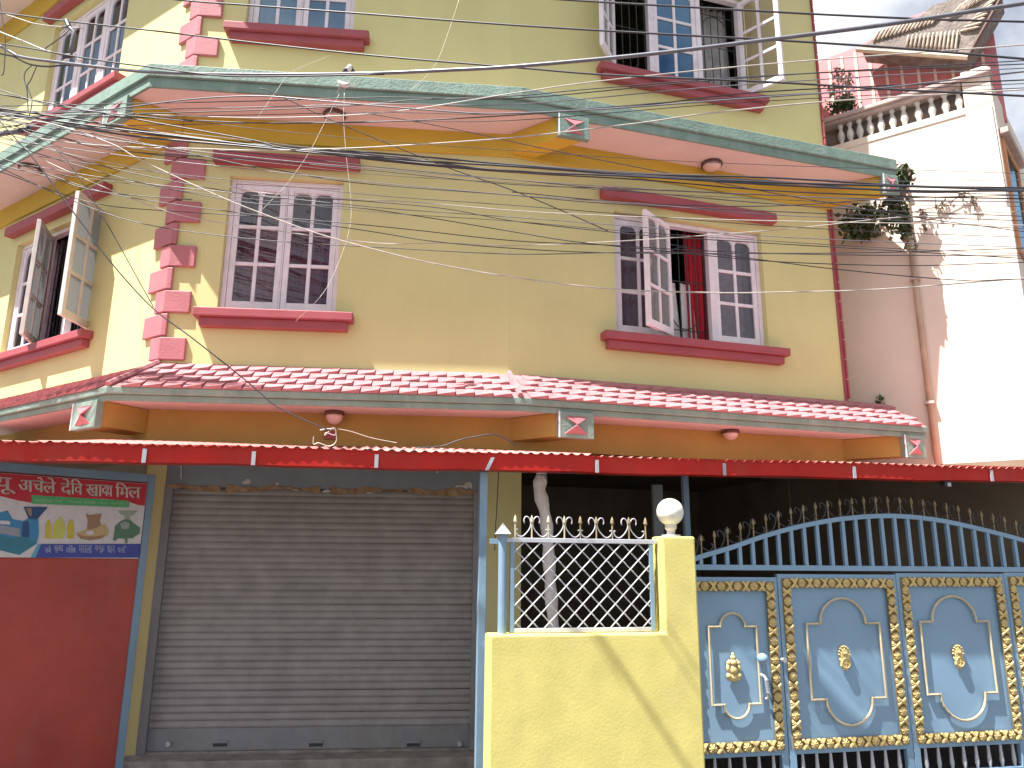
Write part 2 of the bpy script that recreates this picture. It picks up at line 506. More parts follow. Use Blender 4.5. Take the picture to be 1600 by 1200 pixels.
# ---- lower beam, upper bands that colour canopy shade onto the wall, and eave canopies swept round the corners
def miter(n1, n2):
    return (n1 + n2) / (1 + n1.dot(n2))
NS = V((side.y, -side.x, 0))
if NS.dot(FR.d) < 0: NS = -NS
PATH = [(FL.P(6.6, 0), FL.n), (FC.P(0, 0), miter(FL.n, FC.n)), (FC.P(BEND, 0), miter(FC.n, FR.n)), (FR.P(RE + 0.48, 0), FR.n)]
def sweep(profile, name, material, parent, bevel=0.0, closed=True):
    mb = MB()
    n = len(profile)
    for p, m in PATH:
        for o, z in profile:
            mb.v.append(up(p + m * o, z))
    for i in range(len(PATH) - 1):
        for j in range(n if closed else n - 1):
            k = (j + 1) % n
            mb.f.append([i * n + j, i * n + k, (i + 1) * n + k, (i + 1) * n + j])
    mb.f.append(list(range(n)))
    mb.f.append([(len(PATH) - 1) * n + j for j in range(n)][::-1])
    return mb.build(name, material, parent, bevel=bevel)

def canopy(z, oU, zs, ext=0.48):
    PATH[-1] = (FR.P(RE + ext, 0), FR.n * (0.22 if ext == 0 else 1))
    zb, zl, zt = zs
    root = sweep([(0.002, z), (oU - 0.05, z), (oU - 0.05, zt - 0.015), (0.002, zt - 0.015)], 'canopy', K['soffit'], H)
    sweep([(oU - 0.05, zb), (oU - 0.025, zb), (oU - 0.025, zl), (oU - 0.05, zl)], 'fascia_band', K['green'], root, 0.004)
    sweep([(oU - 0.05, zl), (oU, zl + 0.004), (oU + 0.003, zt), (oU - 0.05, zt)], 'fascia_band', K['green'], root, 0.006)
    return root
can_up = canopy(5.735, 0.535, (5.705, 5.80, 5.925))
can_lo = canopy(2.885, 0.53, (2.862, 2.912, 2.972))
can_top = canopy(8.72, 0.70, (8.69, 8.78, 8.90), 0.0)
PATH[-1] = (FR.P(RE + 0.48, 0), FR.n)
PATH[-1] = (FR.P(RE, 0), FR.n)
sweep([(0.002, 5.50), (0.03, 5.50), (0.03, 5.735), (0.002, 5.735)], 'beam', K['mustard'], H, 0.004)  # mustard band paints canopy shade and warm bounce onto the wall top
sweep([(0.002, 2.60), (0.05, 2.60), (0.05, 2.885), (0.002, 2.885)], 'beam', K['mustard_shaded'], H, 0.004)
PATH[-1] = (FR.P(RE, 0), FR.n)
sweep([(0.002, 8.42), (0.03, 8.42), (0.03, 8.72), (0.002, 8.72)], 'beam', K['mustard'], H, 0.004)  # same painted shade band under the top canopy
PATH[-1] = (FR.P(RE + 0.48, 0), FR.n)
# top of the upper canopies (weathered concrete)
for zt, oU in ((5.925, 0.535),):
    sweep([(0.002, zt + 0.03), (0.002, zt - 0.01), (oU - 0.02, zt - 0.008), (oU - 0.02, zt + 0.004)], 'canopy_top', K['concrete'], H)

# ---- cantilever beams with bow-tie end blocks
def cantilever(F, s0, s1, ba, bb, z0, z1, o):
    # block face parallel to the fascia from s0 to s1, skewed beam back to the wall points ba (low s) and bb
    P = F.P
    if F is FL:
        s0, s1 = s1, s0                              # keep s0 at the viewer's left
    sg = 1 if s1 > s0 else -1
    q = lambda s, zz, e=0.0: P(s, zz, o + e)
    m = 0.02 * sg
    za, zb = z0, z1 - 0.004
    beam = MB().hexa([up(ba, za), up(bb, za), P(s1 - m, za, o - 0.06), P(s0 + m, za, o - 0.06),
                      up(ba, zb), up(bb, zb), P(s1 - m, zb, o - 0.06), P(s0 + m, zb, o - 0.06)]).build('cantilever_beam', K['mustard' if z0 > 4 else 'mustard_shaded'], H, bevel=0.004)
    MB().hexa([P(s0, z0 - 0.02, o - 0.06), P(s1, z0 - 0.02, o - 0.06), P(s1, z0 - 0.02, o), P(s0, z0 - 0.02, o),
               P(s0, zb, o - 0.06), P(s1, zb, o - 0.06), P(s1, zb, o), P(s0, zb, o)]).build('end_block', K['green'], beam, bevel=0.004)
    zm, zl, zh = (z0 + z1) / 2 - 0.012, z0 + 0.012, z1 - 0.045
    sm, h = (s0 + s1) / 2, abs(s1 - s0) * 0.33 * sg
    for zz in (zh, zl):                              # two wedges meeting at a raised point
        a, b, c, e = q(sm - h, zz), q(sm + h, zz), q(sm, zm, 0.028), q(sm, zz, 0.006)
        MB().add([a, b, c, q(sm, zm), e], [[0, 1, 2], [0, 2, 3], [1, 3, 2], [0, 4, 1]]).build('bow_tie_wedge', K['quoin'], beam)
    MB().add([q(sm - h - 0.012 * sg, zl), q(sm - h, zl - 0.004), q(sm, zm - 0.005, 0.03), q(sm - 0.012 * sg, zm, 0.03)], [[0, 1, 2, 3]]).build('white_edge', K['white'], beam)
    MB().hexa([P(s0, z0 - 0.02, o), P(s0 + 0.013 * sg, z0 - 0.02, o), P(s0 + 0.013 * sg, z0 - 0.02, o + 0.003), P(s0, z0 - 0.02, o + 0.003),
               P(s0, zb, o), P(s0 + 0.013 * sg, zb, o), P(s0 + 0.013 * sg, zb, o + 0.003), P(s0, zb, o + 0.003)]).build('white_edge', K['white'], beam)
for z0, z1, oU, yy, xb, xl, xr in ((5.525, 5.735, 0.530, 190, (873, 921), (164, 197), (1381, 1404)), (2.675, 2.885, 0.525, 660, (873, 928), (112, 149), (1415, 1447))):
    ss = lambda F, x: F.sz(x, yy, oU)[0]
    cantilever(FR, ss(FR, xb[0]), ss(FR, xb[1]), FC.P(BEND - 0.05, 0, 0.003), FR.P(0.22, 0, 0.003), z0, z1, oU)
    cantilever(FL, *[FL.sz(x, yy - 25 if z0 > 4 else yy - 12, oU)[0] for x in xl[::-1]], FL.P(0.24, 0, 0.003), FL.P(0.015, 0, 0.003), z0, z1, oU)
    cantilever(FR, FR.sz(xr[0], yy + (95 if z0 > 4 else 42), oU)[0], FR.sz(xr[1], yy + (95 if z0 > 4 else 42), oU)[0], FR.P(RE - 0.2, 0, 0.003), FR.P(RE - 0.005, 0, 0.003), z0, z1, oU)

# ---- pressed tiles on the lower canopy
ZTI, ZTO, OTO = 3.30, 2.972, 0.53
slope = sqrt((ZTI - ZTO) ** 2 + OTO ** 2)
sweep([(0.003, ZTI), (OTO - 0.006, ZTO + 0.002), (OTO - 0.05, ZTO - 0.02), (0.003, ZTO - 0.02)], 'tile_bed', K['tile'], can_lo)
TW, RN = 0.158, 4
TL = slope / RN
tm = MB()
a = 0.004
# local x along the eave, y up the slope, z off the slope: a lip at the low end, high on its right
tm.hexa([(0.0, -0.01, 0), (TW - 0.004, -0.01, 0), (TW - 0.004, TL, 0), (0.0, TL, 0),
         (0.0, -0.008, 0.010), (TW - 0.004, -0.008, 0.036), (TW - 0.004, TL, 0.010), (0.0, TL, 0.006)])
tile_me = tm.mesh('roof_tile', K['tile'])
def lay_tiles(F, s_lo, s_hi, m_lo, m_hi, smin, smax, ph):
    up_v = (UPV * (ZTI - ZTO) - F.n * OTO).normalized()
    x = F.d if F is not FL else -F.d
    nrm = x.cross(up_v)
    if nrm.z < 0: nrm = -nrm
    for r in range(RN):
        t = r * TL
        o = OTO * (1 - (r + 0.0) / RN)
        z = ZTO + (ZTI - ZTO) * r / RN
        lo = s_lo + o * m_lo
        hi = s_hi + o * m_hi
        s = smin + (0.5 * TW if r % 2 else 0) + ph
        while s < smax:
            if s > lo - 0.02 and s + TW < hi + 0.03:
                q = F.P(s if F is not FL else s + TW, z, o) + nrm * 0.003
                M = Matrix((x, up_v, nrm)).transposed().to_4x4()
                jitter = Matrix.Rotation(random.uniform(-0.012, 0.012), 4, 'Y') @ Matrix.Rotation(random.uniform(-0.01, 0.01), 4, 'Z')
                place('roof_tile', tile_me, can_lo, Matrix.Translation(q) @ M @ jitter)
            s += TW
mC, mB, mR = miter(FL.n, FC.n), miter(FC.n, FR.n), miter(FR.n, NS)
lay_tiles(FC, 0, BEND, mC.dot(FC.d), mB.dot(FC.d), -0.4, 3.6, 0)
lay_tiles(FR, 0, RE + 0.46, mB.dot(FR.d), 0, -0.3, 4.6, 0.02)
lay_tiles(FL, 0, 3.4, mC.dot(FL.d), 0, -0.4, 3.3, 0.03)
for p, m in ((FC.P(0, 0), mC), (FC.P(BEND, 0), mB)):      # hip ridges
    MB().tube([up(p + m * 0.01, ZTI + 0.015), up(p + m * (OTO + 0.0), ZTO + 0.018)], 0.026, 6).build('hip_ridge', K['tile'], can_lo)

# ---- quoins
def quoin(z, longC, top):
    sC, sL = (0.215, 0.13) if longC else (0.035, 0.27)
    e = 0.034
    mb = MB()
    m = mC * e
    c = FC.P(0, 0)
    poly = [FC.P(sC, 0, 0.001), FC.P(sC, 0, e), c + m, FL.P(sL, 0, e), FL.P(sL, 0, 0.001), c + mC * 0.001]
    mb.prism([up(p, z) for p in poly], V((0, 0, top - z)))
    mb.build('quoin', K['quoin'], H, bevel=0.008)
for base, n in ((3.335, 10), (5.96, 11)):
    for k in range(n):
        quoin(base + k * 0.219, k % 2 == 0, base + k * 0.219 + 0.206)
NSF = Facet(pRe.x, pRe.y, -17.04)
if NSF.n.dot(NS) < 0: NSF.n = -NSF.n
for base, n in ((3.335, 10), (5.96, 11)):              # far right corner, set on the side wall
    for k in range(n):
        L2 = 0.24 if k % 2 else 0.12
        z = base + k * 0.219
        MB().box(NSF, -0.03, L2, z, z + 0.206, 0.001, 0.022).build('quoin', K['maroon'], H, bevel=0.006)
MB().box(FR, RE - 0.035, RE + 0.002, 3.30, 5.50, 0.001, 0.010).build('corner_band', K['maroon'], H)

# ---- windows
def casement_mesh(wd, ht, arch=0.05):
    t, st = 0.042, 0.052
    mb = MB()
    mb.lbox(0, st, 0, t, 0, ht).lbox(wd - st, wd, 0, t, 0, ht)
    mb.lbox(st, wd - st, 0.001, t - 0.001, 0, 0.075).lbox(st, wd - st, 0.001, t - 0.001, ht - 0.055, ht)
    mu = 0.034
    x0, x1, z0, z1 = st, wd - st, 0.075, ht - 0.055
    xm = (x0 + x1) / 2
    mb.lbox(xm - mu / 2, xm + mu / 2, 0.004, t - 0.004, z0, z1)
    pz = []
    hz = (z1 - z0) / 3
    for k in (1, 2):
        zc = z0 + hz * k
        mb.lbox(x0, xm - mu / 2, 0.006, t - 0.006, zc - mu / 2, zc + mu / 2)
        mb.lbox(xm + mu / 2, x1, 0.006, t - 0.006, zc - mu / 2, zc + mu / 2)
    panes = []
    for c0, c1 in ((x0, xm - mu / 2), (xm + mu / 2, x1)):
        if arch:
            n = 10
            for y in (0.012,):
                pts = []
                for i in range(n + 1):
                    u = -1 + 2 * i / n
                    d = arch * (0.0 if abs(u) < 0.45 else (1 - sqrt(max(0, 1 - ((abs(u) - 0.45) / 0.55) ** 2))))
                    d += 0.008
                    pts.append((c0 + (c1 - c0) * i / n, d))
                for (xa, da), (xb, db) in zip(pts, pts[1:]):
                    mb.hexa([(xa, y, z1 - da), (xb, y, z1 - db), (xb, t - y, z1 - db), (xa, t - y, z1 - da),
                             (xa, y, z1), (xb, y, z1), (xb, t - y, z1), (xa, t - y, z1)])
        for k in range(3):
            panes.append((c0, c1, z0 + hz * k + (mu / 2 if k else 0), z0 + hz * (k + 1) - (mu / 2 if k < 2 else 0)))
    return mb, panes

def window(F, R, bays, opens={}, gmat='glass', lint=True, sillx=0.17, frame='white', arch=0.05, mulw=0.05, lintx=0.15):
    s0, s1, z0, z1 = R
    fr = 0.045
    mb = MB()
    o0, o1 = WO - 0.045, WO + 0.03
    mb.box(F, s0 + 0.002, s0 + fr, z0 + 0.002, z1 - 0.002, o0, o1).box(F, s1 - fr, s1 - 0.002, z0 + 0.002, z1 - 0.002, o0, o1)
    mb.box(F, s0 + fr, s1 - fr, z0 + 0.002, z0 + fr, o0 + 0.001, o1 - 0.001).box(F, s0 + fr, s1 - fr, z1 - fr, z1 - 0.002, o0 + 0.001, o1 - 0.001)
    n = len(bays)
    inner = s1 - s0 - 2 * fr
    tot = sum(bays)
    xs, x = [], s0 + fr
    for i, b in enumerate(bays):
        wd = (inner - mulw * (n - 1)) * b / tot
        xs.append((x, x + wd))
        x += wd
        if i < n - 1:
            if mulw:
                mb.box(F, x, x + mulw, z0 + fr, z1 - fr, o0 + 0.002, o1 - 0.002)
            x += mulw
    W = mb.build('window', K[frame], H, bevel=0.003)
    ht = z1 - z0 - 2 * fr - 0.012
    for i, (a, b) in enumerate(xs):
        wd = b - a - 0.006
        cm, panes = casement_mesh(wd, ht, arch)
        M = F.mtx(a + 0.003, z0 + fr + 0.006, WO + 0.022)
        if F is FL:                                  # FL runs leftwards: start from its far jamb so x still runs along s
            pass
        lab = None
        if i in opens:
            hs, vx, vy = opens[i]                    # hinge side, where the free edge points (world x, y)
            hp = F.P(a + 0.003 if hs == 0 else b - 0.003, z0 + fr + 0.006, WO + 0.03)
            xd = V((vx, vy, 0)).normalized()
            yd = V((-xd.y, xd.x, 0))
            M = Matrix.Translation(hp) @ Matrix((xd, yd, UPV)).transposed().to_4x4()
            lab = 'casement swung open towards the street'
        cme = cm.mesh('casement', K['greycase' if i in opens and F is FL else frame])
        c = place('casement', cme, W, M)
        bv = c.modifiers.new('bevel', 'BEVEL'); bv.width = 0.003; bv.segments = 1; bv.limit_method = 'ANGLE'
        if lab: tag(c, lab)
        cache = {}
        for (c0, c1, p0, p1) in panes:
            key = (round(c1 - c0, 3), round(p1 - p0, 3))
            if key not in cache:
                cache[key] = MB().lbox(0, c1 - c0 + 0.006, 0, 0.004, 0, p1 - p0 + 0.006).mesh('pane', K[gmat if not isinstance(gmat, dict) else gmat.get(i, 'glass')])
            place('pane', cache[key], W, M @ Matrix.Translation((c0 - 0.003, 0.019, p0 - 0.003)))
    # sill: two maroon steps, lintel: one maroon band
    MB().box(F, s0 - sillx, s1 + sillx, z0 - 0.083, z0 - 0.002, -0.05, 0.125).build('sill', K['maroon'], W, bevel=0.008)
    MB().box(F, s0 - sillx + 0.05, s1 + sillx - 0.05, z0 - 0.165, z0 - 0.084, 0.001, 0.085).build('sill', K['maroon'], W, bevel=0.006)
    if lint:
        MB().box(F, s0 - lintx, s1 + lintx, z1 + 0.10, z1 + 0.205, 0.001, 0.10).build('lintel', K['maroon'], W, bevel=0.006)
    return W, xs

def curtain(F, s0, s1, z0, z1, o, material, label, waves=9, amp=0.025, taper=0.0, cat='curtain'):
    mb = MB()
    n = waves * 5
    for j, t in enumerate((0.0, 0.35, 0.7, 1.0)):
        for i in range(n + 1):
            u = i / n
            s = s0 + (s1 - s0) * (u * (1 - taper * t) + 0.0)
            mb.v.append(F.P(s, z1 + (z0 - z1) * t, o + amp * sin(u * waves * 2 * pi + t * 0.8) + 0.3 * amp * sin(u * 17 + t * 3)))
    for j in range(3):
        for i in range(n):
            mb.f.append([j * (n + 1) + i, j * (n + 1) + i + 1, (j + 1) * (n + 1) + i + 1, (j + 1) * (n + 1) + i])
    return single(mb, 'curtain', K[material], label, cat, smooth=True)

winC1, _ = window(FC, WC1, [1, 1], mulw=0.012)
winR1, xr1 = window(FR, WR1, [1, 0.95, 1], {1: (0, -0.40, -0.47)}, gmat={0: 'glass', 1: 'sheenglass', 2: 'glass'}, mulw=0.06)
winL1, xl1 = window(FL, WL1, [1, 1, 1], {0: (0, -0.02, -0.55), 1: (1, 0.16, -0.53)}, gmat={0: 'sheenglass', 1: 'sheenglass', 2: 'glass'}, mulw=0.06)
winC2, _ = window(FC, WC2, [1, 1], gmat='paleglass', mulw=0.012)
winR2, xr2 = window(FR, WR2, [0.92, 1.1, 1], {0: (0, -0.24, -0.52), 2: (1, 0.36, -0.36)}, gmat={0: 'sheenglass', 1: 'blueglass', 2: 'glass'}, mulw=0.06, arch=0.05)
winL2, _ = window(FL, WL2, [1, 1, 1], gmat='paleglass', mulw=0.05)
# iron grilles behind the open bays
def grille(F, a, b, z0, z1, W, n=5):
    mb = MB()
    o = -0.17
    for i in range(n + 1):
        s = a + (b - a) * i / n
        mb.tube([F.P(s, z0, o), F.P(s, z1, o)], 0.006, 5)
    for z in (z0 + 0.12, (z0 + z1) / 2 + 0.05, z1 - 0.15):
        mb.tube([F.P(a, z, o), F.P(b, z, o)], 0.006, 5)
    c = F.P((a + b) / 2, z0 + 0.12 + (b - a) * 0.3, o)
    for zc, sg in ((z0 + 0.13 + (b - a) * 0.32, -1), (z1 - 0.16 - (b - a) * 0.32, 1)):
        c = F.P((a + b) / 2, zc, o)
        mb.tube(arc(c, (b - a) * 0.31, 0, pi * sg, 12, F.d, UPV), 0.006, 5)
    mb.build('window_grille', K['iron'], W)
grille(FR, xr1[1][0], xr1[1][1], WR1[2] + 0.05, WR1[3] - 0.05, winR1)
grille(FR, xr2[0][0], xr2[0][1], WR2[2] + 0.05, WR2[3] - 0.05, winR2)
grille(FR, xr2[2][0], xr2[2][1], WR2[2] + 0.05, WR2[3] - 0.05, winR2)
grille(FL, xl1[0][0], xl1[0][1], WL1[2] + 0.05, WL1[3] - 0.05, winL1, 8)
grille(FL, xl1[1][0], xl1[1][1], WL1[2] + 0.05, WL1[3] - 0.05, winL1, 8)
# cloth inside the windows
zc = WC1[2] + (WC1[3] - WC1[2]) * 0.68
curtain(FC, WC1[0] + 0.02, WC1[1] - 0.02, WC1[2] - 0.05, zc, -0.24, 'winecurtain', 'wine red half curtain behind the closed window left of the bare wall', 11)
curtain(FC, WC1[0] + 0.02, WC1[1] - 0.02, WC1[2] - 0.05, WC1[3] + 0.03, -0.36, 'greynet', 'grey net curtain showing in the arched top panes above the wine red curtain', 8)
curtain(FR, WR1[0] + 0.02, xr1[0][1] + 0.02, WR1[2] - 0.05, WR1[3], -0.26, 'mauve', 'dull mauve curtain in the left bay of the window with the red curtain', 5)
curtain(FR, xr1[2][0] - 0.0, WR1[1] - 0.02, WR1[2] - 0.05, WR1[3], -0.26, 'mauve', 'dull mauve curtain in the right bay of the window with the red curtain', 5)
a, b = xr1[1]
curtain(FR, b - 0.20, b + 0.04, WR1[2] - 0.05, WR1[3] - 0.02, -0.225, 'redcurtain', 'bright red curtain gathered at the right of the open window bay', 4, 0.03)
curtain(FR, a - 0.02, a + 0.20, WR1[2] - 0.05, WR1[2] + 0.45, -0.255, 'redcurtain', 'low red cloth behind the towels at the left of the open window bay', 3, 0.02)
for (u0, u1, lab) in ((0.04, 0.34, 'white towel hanging left of its twin behind the open window grille'), (0.46, 0.74, 'white towel hanging beside the red curtain behind the open window grille')):
    ww = b - a
    curtain(FR, a + ww * u0, a + ww * u1, WR1[2] + 0.03, WR1[2] + 0.70, -0.215, 'towel', lab, 2, 0.012, cat='towel', taper=-0.25)
curtain(FC, WC2[0] + 0.02, WC2[1] - 0.02, WC2[2] - 0.05, WC2[3], -0.24, 'palecurtain', 'pale blue curtain behind the closed top floor window above the cable clamp', 9)
curtain(FR, xr2[1][0], xr2[1][1], WR2[2] - 0.05, WR2[3], -0.26, 'palecurtain', 'pale curtain behind the blue glass casement of the top floor window', 5)
curtain(FR, xr2[2][0], xr2[2][1], WR2[2] - 0.05, WR2[3], -0.30, 'greynet', 'grey net curtain in the open right bay of the top floor window', 6)
curtain(FL, WL2[0] + 0.02, WL2[1] - 0.02, WL2[2] - 0.05, WL2[3], -0.24, 'palecurtain', 'pale blue curtain behind the wide top floor window on the sunlit left wall', 12)
curtain(FL, xl1[2][0], xl1[2][1], WL1[2] - 0.05, WL1[3], -0.24, 'mauve', 'dull mauve curtain in the far closed bay of the left wall window', 5)

# ---- roller shutter
W = SH
RS = MB().box(FC, W[0] + 0.004, W[1] - 0.004, 2.228, 2.615, -0.10, 0.006).build('roller_shutter', K['shutterhead'], H, bevel=0.004)
RS['label'] = 'grey roller shutter pulled fully down'
for a, b in ((W[0] + 0.001, W[0] + 0.07), (W[1] - 0.07, W[1] - 0.001)):
    MB().box(FC, a, b, 0.12, 2.226, -0.09, 0.012).build('guide_rail', K['railgrey'], RS, bevel=0.003)
x0, x1 = W[0] + 0.07, W[1] - 0.07
zt, zb = 2.225, 0.30
N = 34
pit = (zt - zb) / N
prof = [(-0.040, 0.0), (-0.031, 0.005), (-0.026, pit * 0.30), (-0.027, pit * 0.55), (-0.032, pit * 0.80), (-0.038, pit * 0.94), (-0.040, pit)]
sm = MB()
seg = 6
for i in range(seg + 1):
    x = (x1 - x0) * i / seg
    for o, z in prof:
        sm.v.append(V((x, -o + (0.002 * sin(i * 2.1) if 0 < i < seg else 0), z)))
k = len(prof)
for i in range(seg):
    for j in range(k - 1):
        sm.f.append([i * k + j, (i + 1) * k + j, (i + 1) * k + j + 1, i * k + j + 1])
slat_me = sm.mesh('slat', K['shutter'], smooth=False)
for i in range(N):
    place('slat', slat_me, RS, FC.mtx(x0, zb + i * pit, random.uniform(-0.002, 0.002)) @ Matrix.Rotation(random.uniform(-0.0012, 0.0012), 4, 'Y'))
br = MB().box(FC, x0, x1, 0.135, zb + 0.002, -0.055, -0.028).build('bottom_rail', K['railgrey'], RS, bevel=0.004)
for px in (343, 493, 646):
    s, z = FC.sz(px, 1160)
    MB().box(FC, s - 0.06, s + 0.06, z - 0.012, z + 0.012, -0.028, -0.016).build('handle', K['railgrey'], RS, bevel=0.004)
    MB().box(FC, s - 0.055, s + 0.055, z - 0.036, z - 0.014, -0.030, -0.024).build('hand_slot', K['iron'], RS)
for px in (262, 718):
    s, z = FC.sz(px, 1163)
    MB().tube([FC.P(s, z, -0.03), FC.P(s, z, 0.0)], 0.02, 8).build('lock_stud', K['whitesteel'], RS)
tp = MB()                                            # torn brown tape along the foot of the shutter box
n = 60
for i in range(n + 1):
    s = W[0] + 0.02 + (W[1] - W[0] - 0.05) * i / n
    t = 2.238 + 0.012 * sin(i * 0.7) + random.uniform(-0.004, 0.010)
    bt = 2.196 + 0.018 * sin(i * 0.31 + 1) + random.uniform(-0.012, 0.012)
    tp.v += [FC.P(s, t, 0.010 + random.uniform(0, 0.006)), FC.P(s, bt, 0.014 + random.uniform(0, 0.016))]
for i in range(n):
    if i in (10, 29, 30, 45): continue
    tp.f.append([2 * i, 2 * i + 1, 2 * i + 3, 2 * i + 2])
tp.build('tape_strip', K['tape'], RS)
def blob(F, cx, cy, pts, o, name, m, parent):
    poly = [F.P(*F.sz(cx + x, cy + y, o), o) for x, y in pts]
    return MB().prism(poly, F.n * 0.0015).build(name, m, parent)
blob(FC, 726, 758, [(-18, 6), (-12, 0), (-2, 1), (2, -4), (9, -5), (12, 0), (11, 6), (7, 3), (3, 6), (-3, 3), (-10, 3), (-16, 8)], 0.007, 'paint_flake', K['flake'], RS)
blob(FC, 385, 752, [(-5, 4), (-7, 1), (-3, 0), (0, -4), (5, -3), (7, 1), (3, 5)], 0.007, 'paint_flake', K['flake'], RS)
for px, py, r in ((463, 764, 6), (510, 767, 8), (433, 756, 3), (578, 769, 6), (683, 737, 2)):
    blob(FC, px, py, [(-r, 2), (-r * .4, -1.5), (r * .5, -2), (r, 1.5), (0, 2.5)], 0.007, 'paint_flake', K['flake'], RS)
MB().tube([FC.P(*FC.sz(283, 724, 0.012), 0.012), FC.P(*FC.sz(283, 748, 0.012), 0.012)], 0.006, 5).build('drip_mark', K['flake'], RS)
MB().box(FC, -0.3, BEND + 0.3, 0, 0.118, 0.002, 0.24).build('doorstep', K['concrete'], H, bevel=0.012)
MB().box(FC, SH[0], SH[1], 0.05, 0.134, -0.5, 0.001).build('doorstep', K['concrete'], H)

# ================================================================== ceiling lamps
def ceiling_lamp(px, py, z, r, label, F, glass_down=0.07):
    rr = ray(px, py)
    p = EYE + rr * ((z - CZ) / rr.z)
    t = thing('ceiling_lamp', (p.x, p.y, z), label, 'ceiling lamp', 'round lamps under the canopies')
    MB().lathe(p, [(r * 0.9, 0.0), (r * 1.0, -0.006), (r * 1.03, -0.022), (r * 0.98, -0.034), (r * 0.8, -0.034)], 20).build('rim', K['brown'], t, True)
    n = 6
    MB().lathe(p, [(r * 0.86 * cos(i / n * pi / 2) + 0.002, -0.030 - glass_down * sin(i / n * pi / 2)) for i in range(n + 1)], 20).build('lamp_glass', K['lampglass'], t, True)
ceiling_lamp(523, 178, 5.734, 0.105, 'brown rimmed ceiling lamp under the upper canopy above the left window', FC, 0.05)
ceiling_lamp(1112, 255, 5.734, 0.11, 'brown rimmed ceiling lamp under the upper canopy above the red curtain window', FR, 0.05)
ceiling_lamp(48, 262, 5.734, 0.115, 'brown rimmed ceiling lamp under the upper canopy of the sunlit left wall', FL, 0.05)
ceiling_lamp(523, 643, 2.884, 0.085, 'pink glass ceiling lamp above the shutter and the knotted wire', FC, 0.085)
ceiling_lamp(1141, 672, 2.884, 0.085, 'pink glass ceiling lamp under the lower canopy right of the bow tie bracket', FR, 0.07)

# ================================================================== red awning
AW = thing('red_awning', FA.P(-0.4, 0), 'long red sheet awning with gutter and grey straps on steel posts', 'awning')
S0, S1 = -4.6, 5.6
ZB = FA.sz(800, 735)[1]
ZG = ZB + 0.118
gm = MB()
gp = [(0.0, ZB), (0.004, ZG - 0.012), (0.014, ZG), (-0.004, ZG + 0.002), (-0.012, ZG - 0.012), (-0.012, ZB + 0.012), (-0.13, ZB + 0.012), (-0.13, ZB)]
ns = 34
for i in range(ns + 1):
    s = S0 + (S1 - S0) * i / ns
    for o, z in gp:
        gm.v.append(FA.P(s, z + 0.004 * sin(i * 0.9) + 0.003 * sin(i * 2.3), o + 0.004 * sin(i * 1.3)))
k = len(gp)
for i in range(ns):
    for j in range(k):
        gm.f.append([i * k + j, i * k + (j + 1) % k, (i + 1) * k + (j + 1) % k, (i + 1) * k + j])
gm.build('gutter', K['red'], AW)
for px, lean in ((225, 0), (396, 0), (588, 0), (765, 0.35), (932, 0), (1130, 0), (1332, 0), (1545, 0)):
    s, z = FA.sz(px, 722)
    P = FA.P
    w2 = 0.013
    mb = MB()
    q = lean * 0.06
    mb.hexa([P(s - w2 - q, ZB - 0.004, 0.016), P(s + w2 - q, ZB - 0.004, 0.016), P(s + w2 - q, ZB - 0.004, 0.008), P(s - w2 - q, ZB - 0.004, 0.008),
             P(s - w2 + q, ZG - 0.03, 0.016), P(s + w2 + q, ZG - 0.03, 0.016), P(s + w2 + q, ZG - 0.03, 0.008), P(s - w2 + q, ZG - 0.03, 0.008)])
    mb.build('strap', K['strap'], AW)
def sheet(sa, sb, za, sl, back, pitch=0.076, amp=0.009, name='corrugated_sheet'):
    mb = MB()
    n = int((sb - sa) / pitch * 6)
    rows = 4
    for r in range(rows + 1):
        for i in range(n + 1):
            s = sa + (sb - sa) * i / n
            bk = back(s)
            o = 0.02 - (bk + 0.02) * r / rows
            mb.v.append(FA.P(s, za + sl * (-o) + amp * sin(2 * pi * (s - sa) / pitch) + 0.004 * sin(s * 3 + r), o))
    for r in range(rows):
        for i in range(n):
            mb.f.append([r * (n + 1) + i, r * (n + 1) + i + 1, (r + 1) * (n + 1) + i + 1, (r + 1) * (n + 1) + i])
    return mb.build(name, K['sheet'], AW, smooth=True)
def back_to(F, g=0.06):
    def f(s):
        p = FA.P(s, 0)
        den = (-FA.n).dot(F.n)
        return max(0.2, (F.p0 - p).dot(F.n) / den - g)
    return f
sC0 = (FC.P(-0.0, 0) - FA.p0).dot(FA.d)
sB0 = (FC.P(BEND, 0) - FA.p0).dot(FA.d)
sheet(-3.1, -1.0, ZG + 0.002, 0.158, back_to(FC))
sheet(-1.02, 0.62, ZG + 0.006, 0.160, back_to(FC))
sheet(0.60, 3.66, ZG - 0.004, 0.09, back_to(FR))
sheet(3.64, 5.6, ZG - 0.008, 0.07, back_to(FN, -0.03))
sheet(-4.6, -2.98, ZG - 0.006, 0.138, back_to(FL))
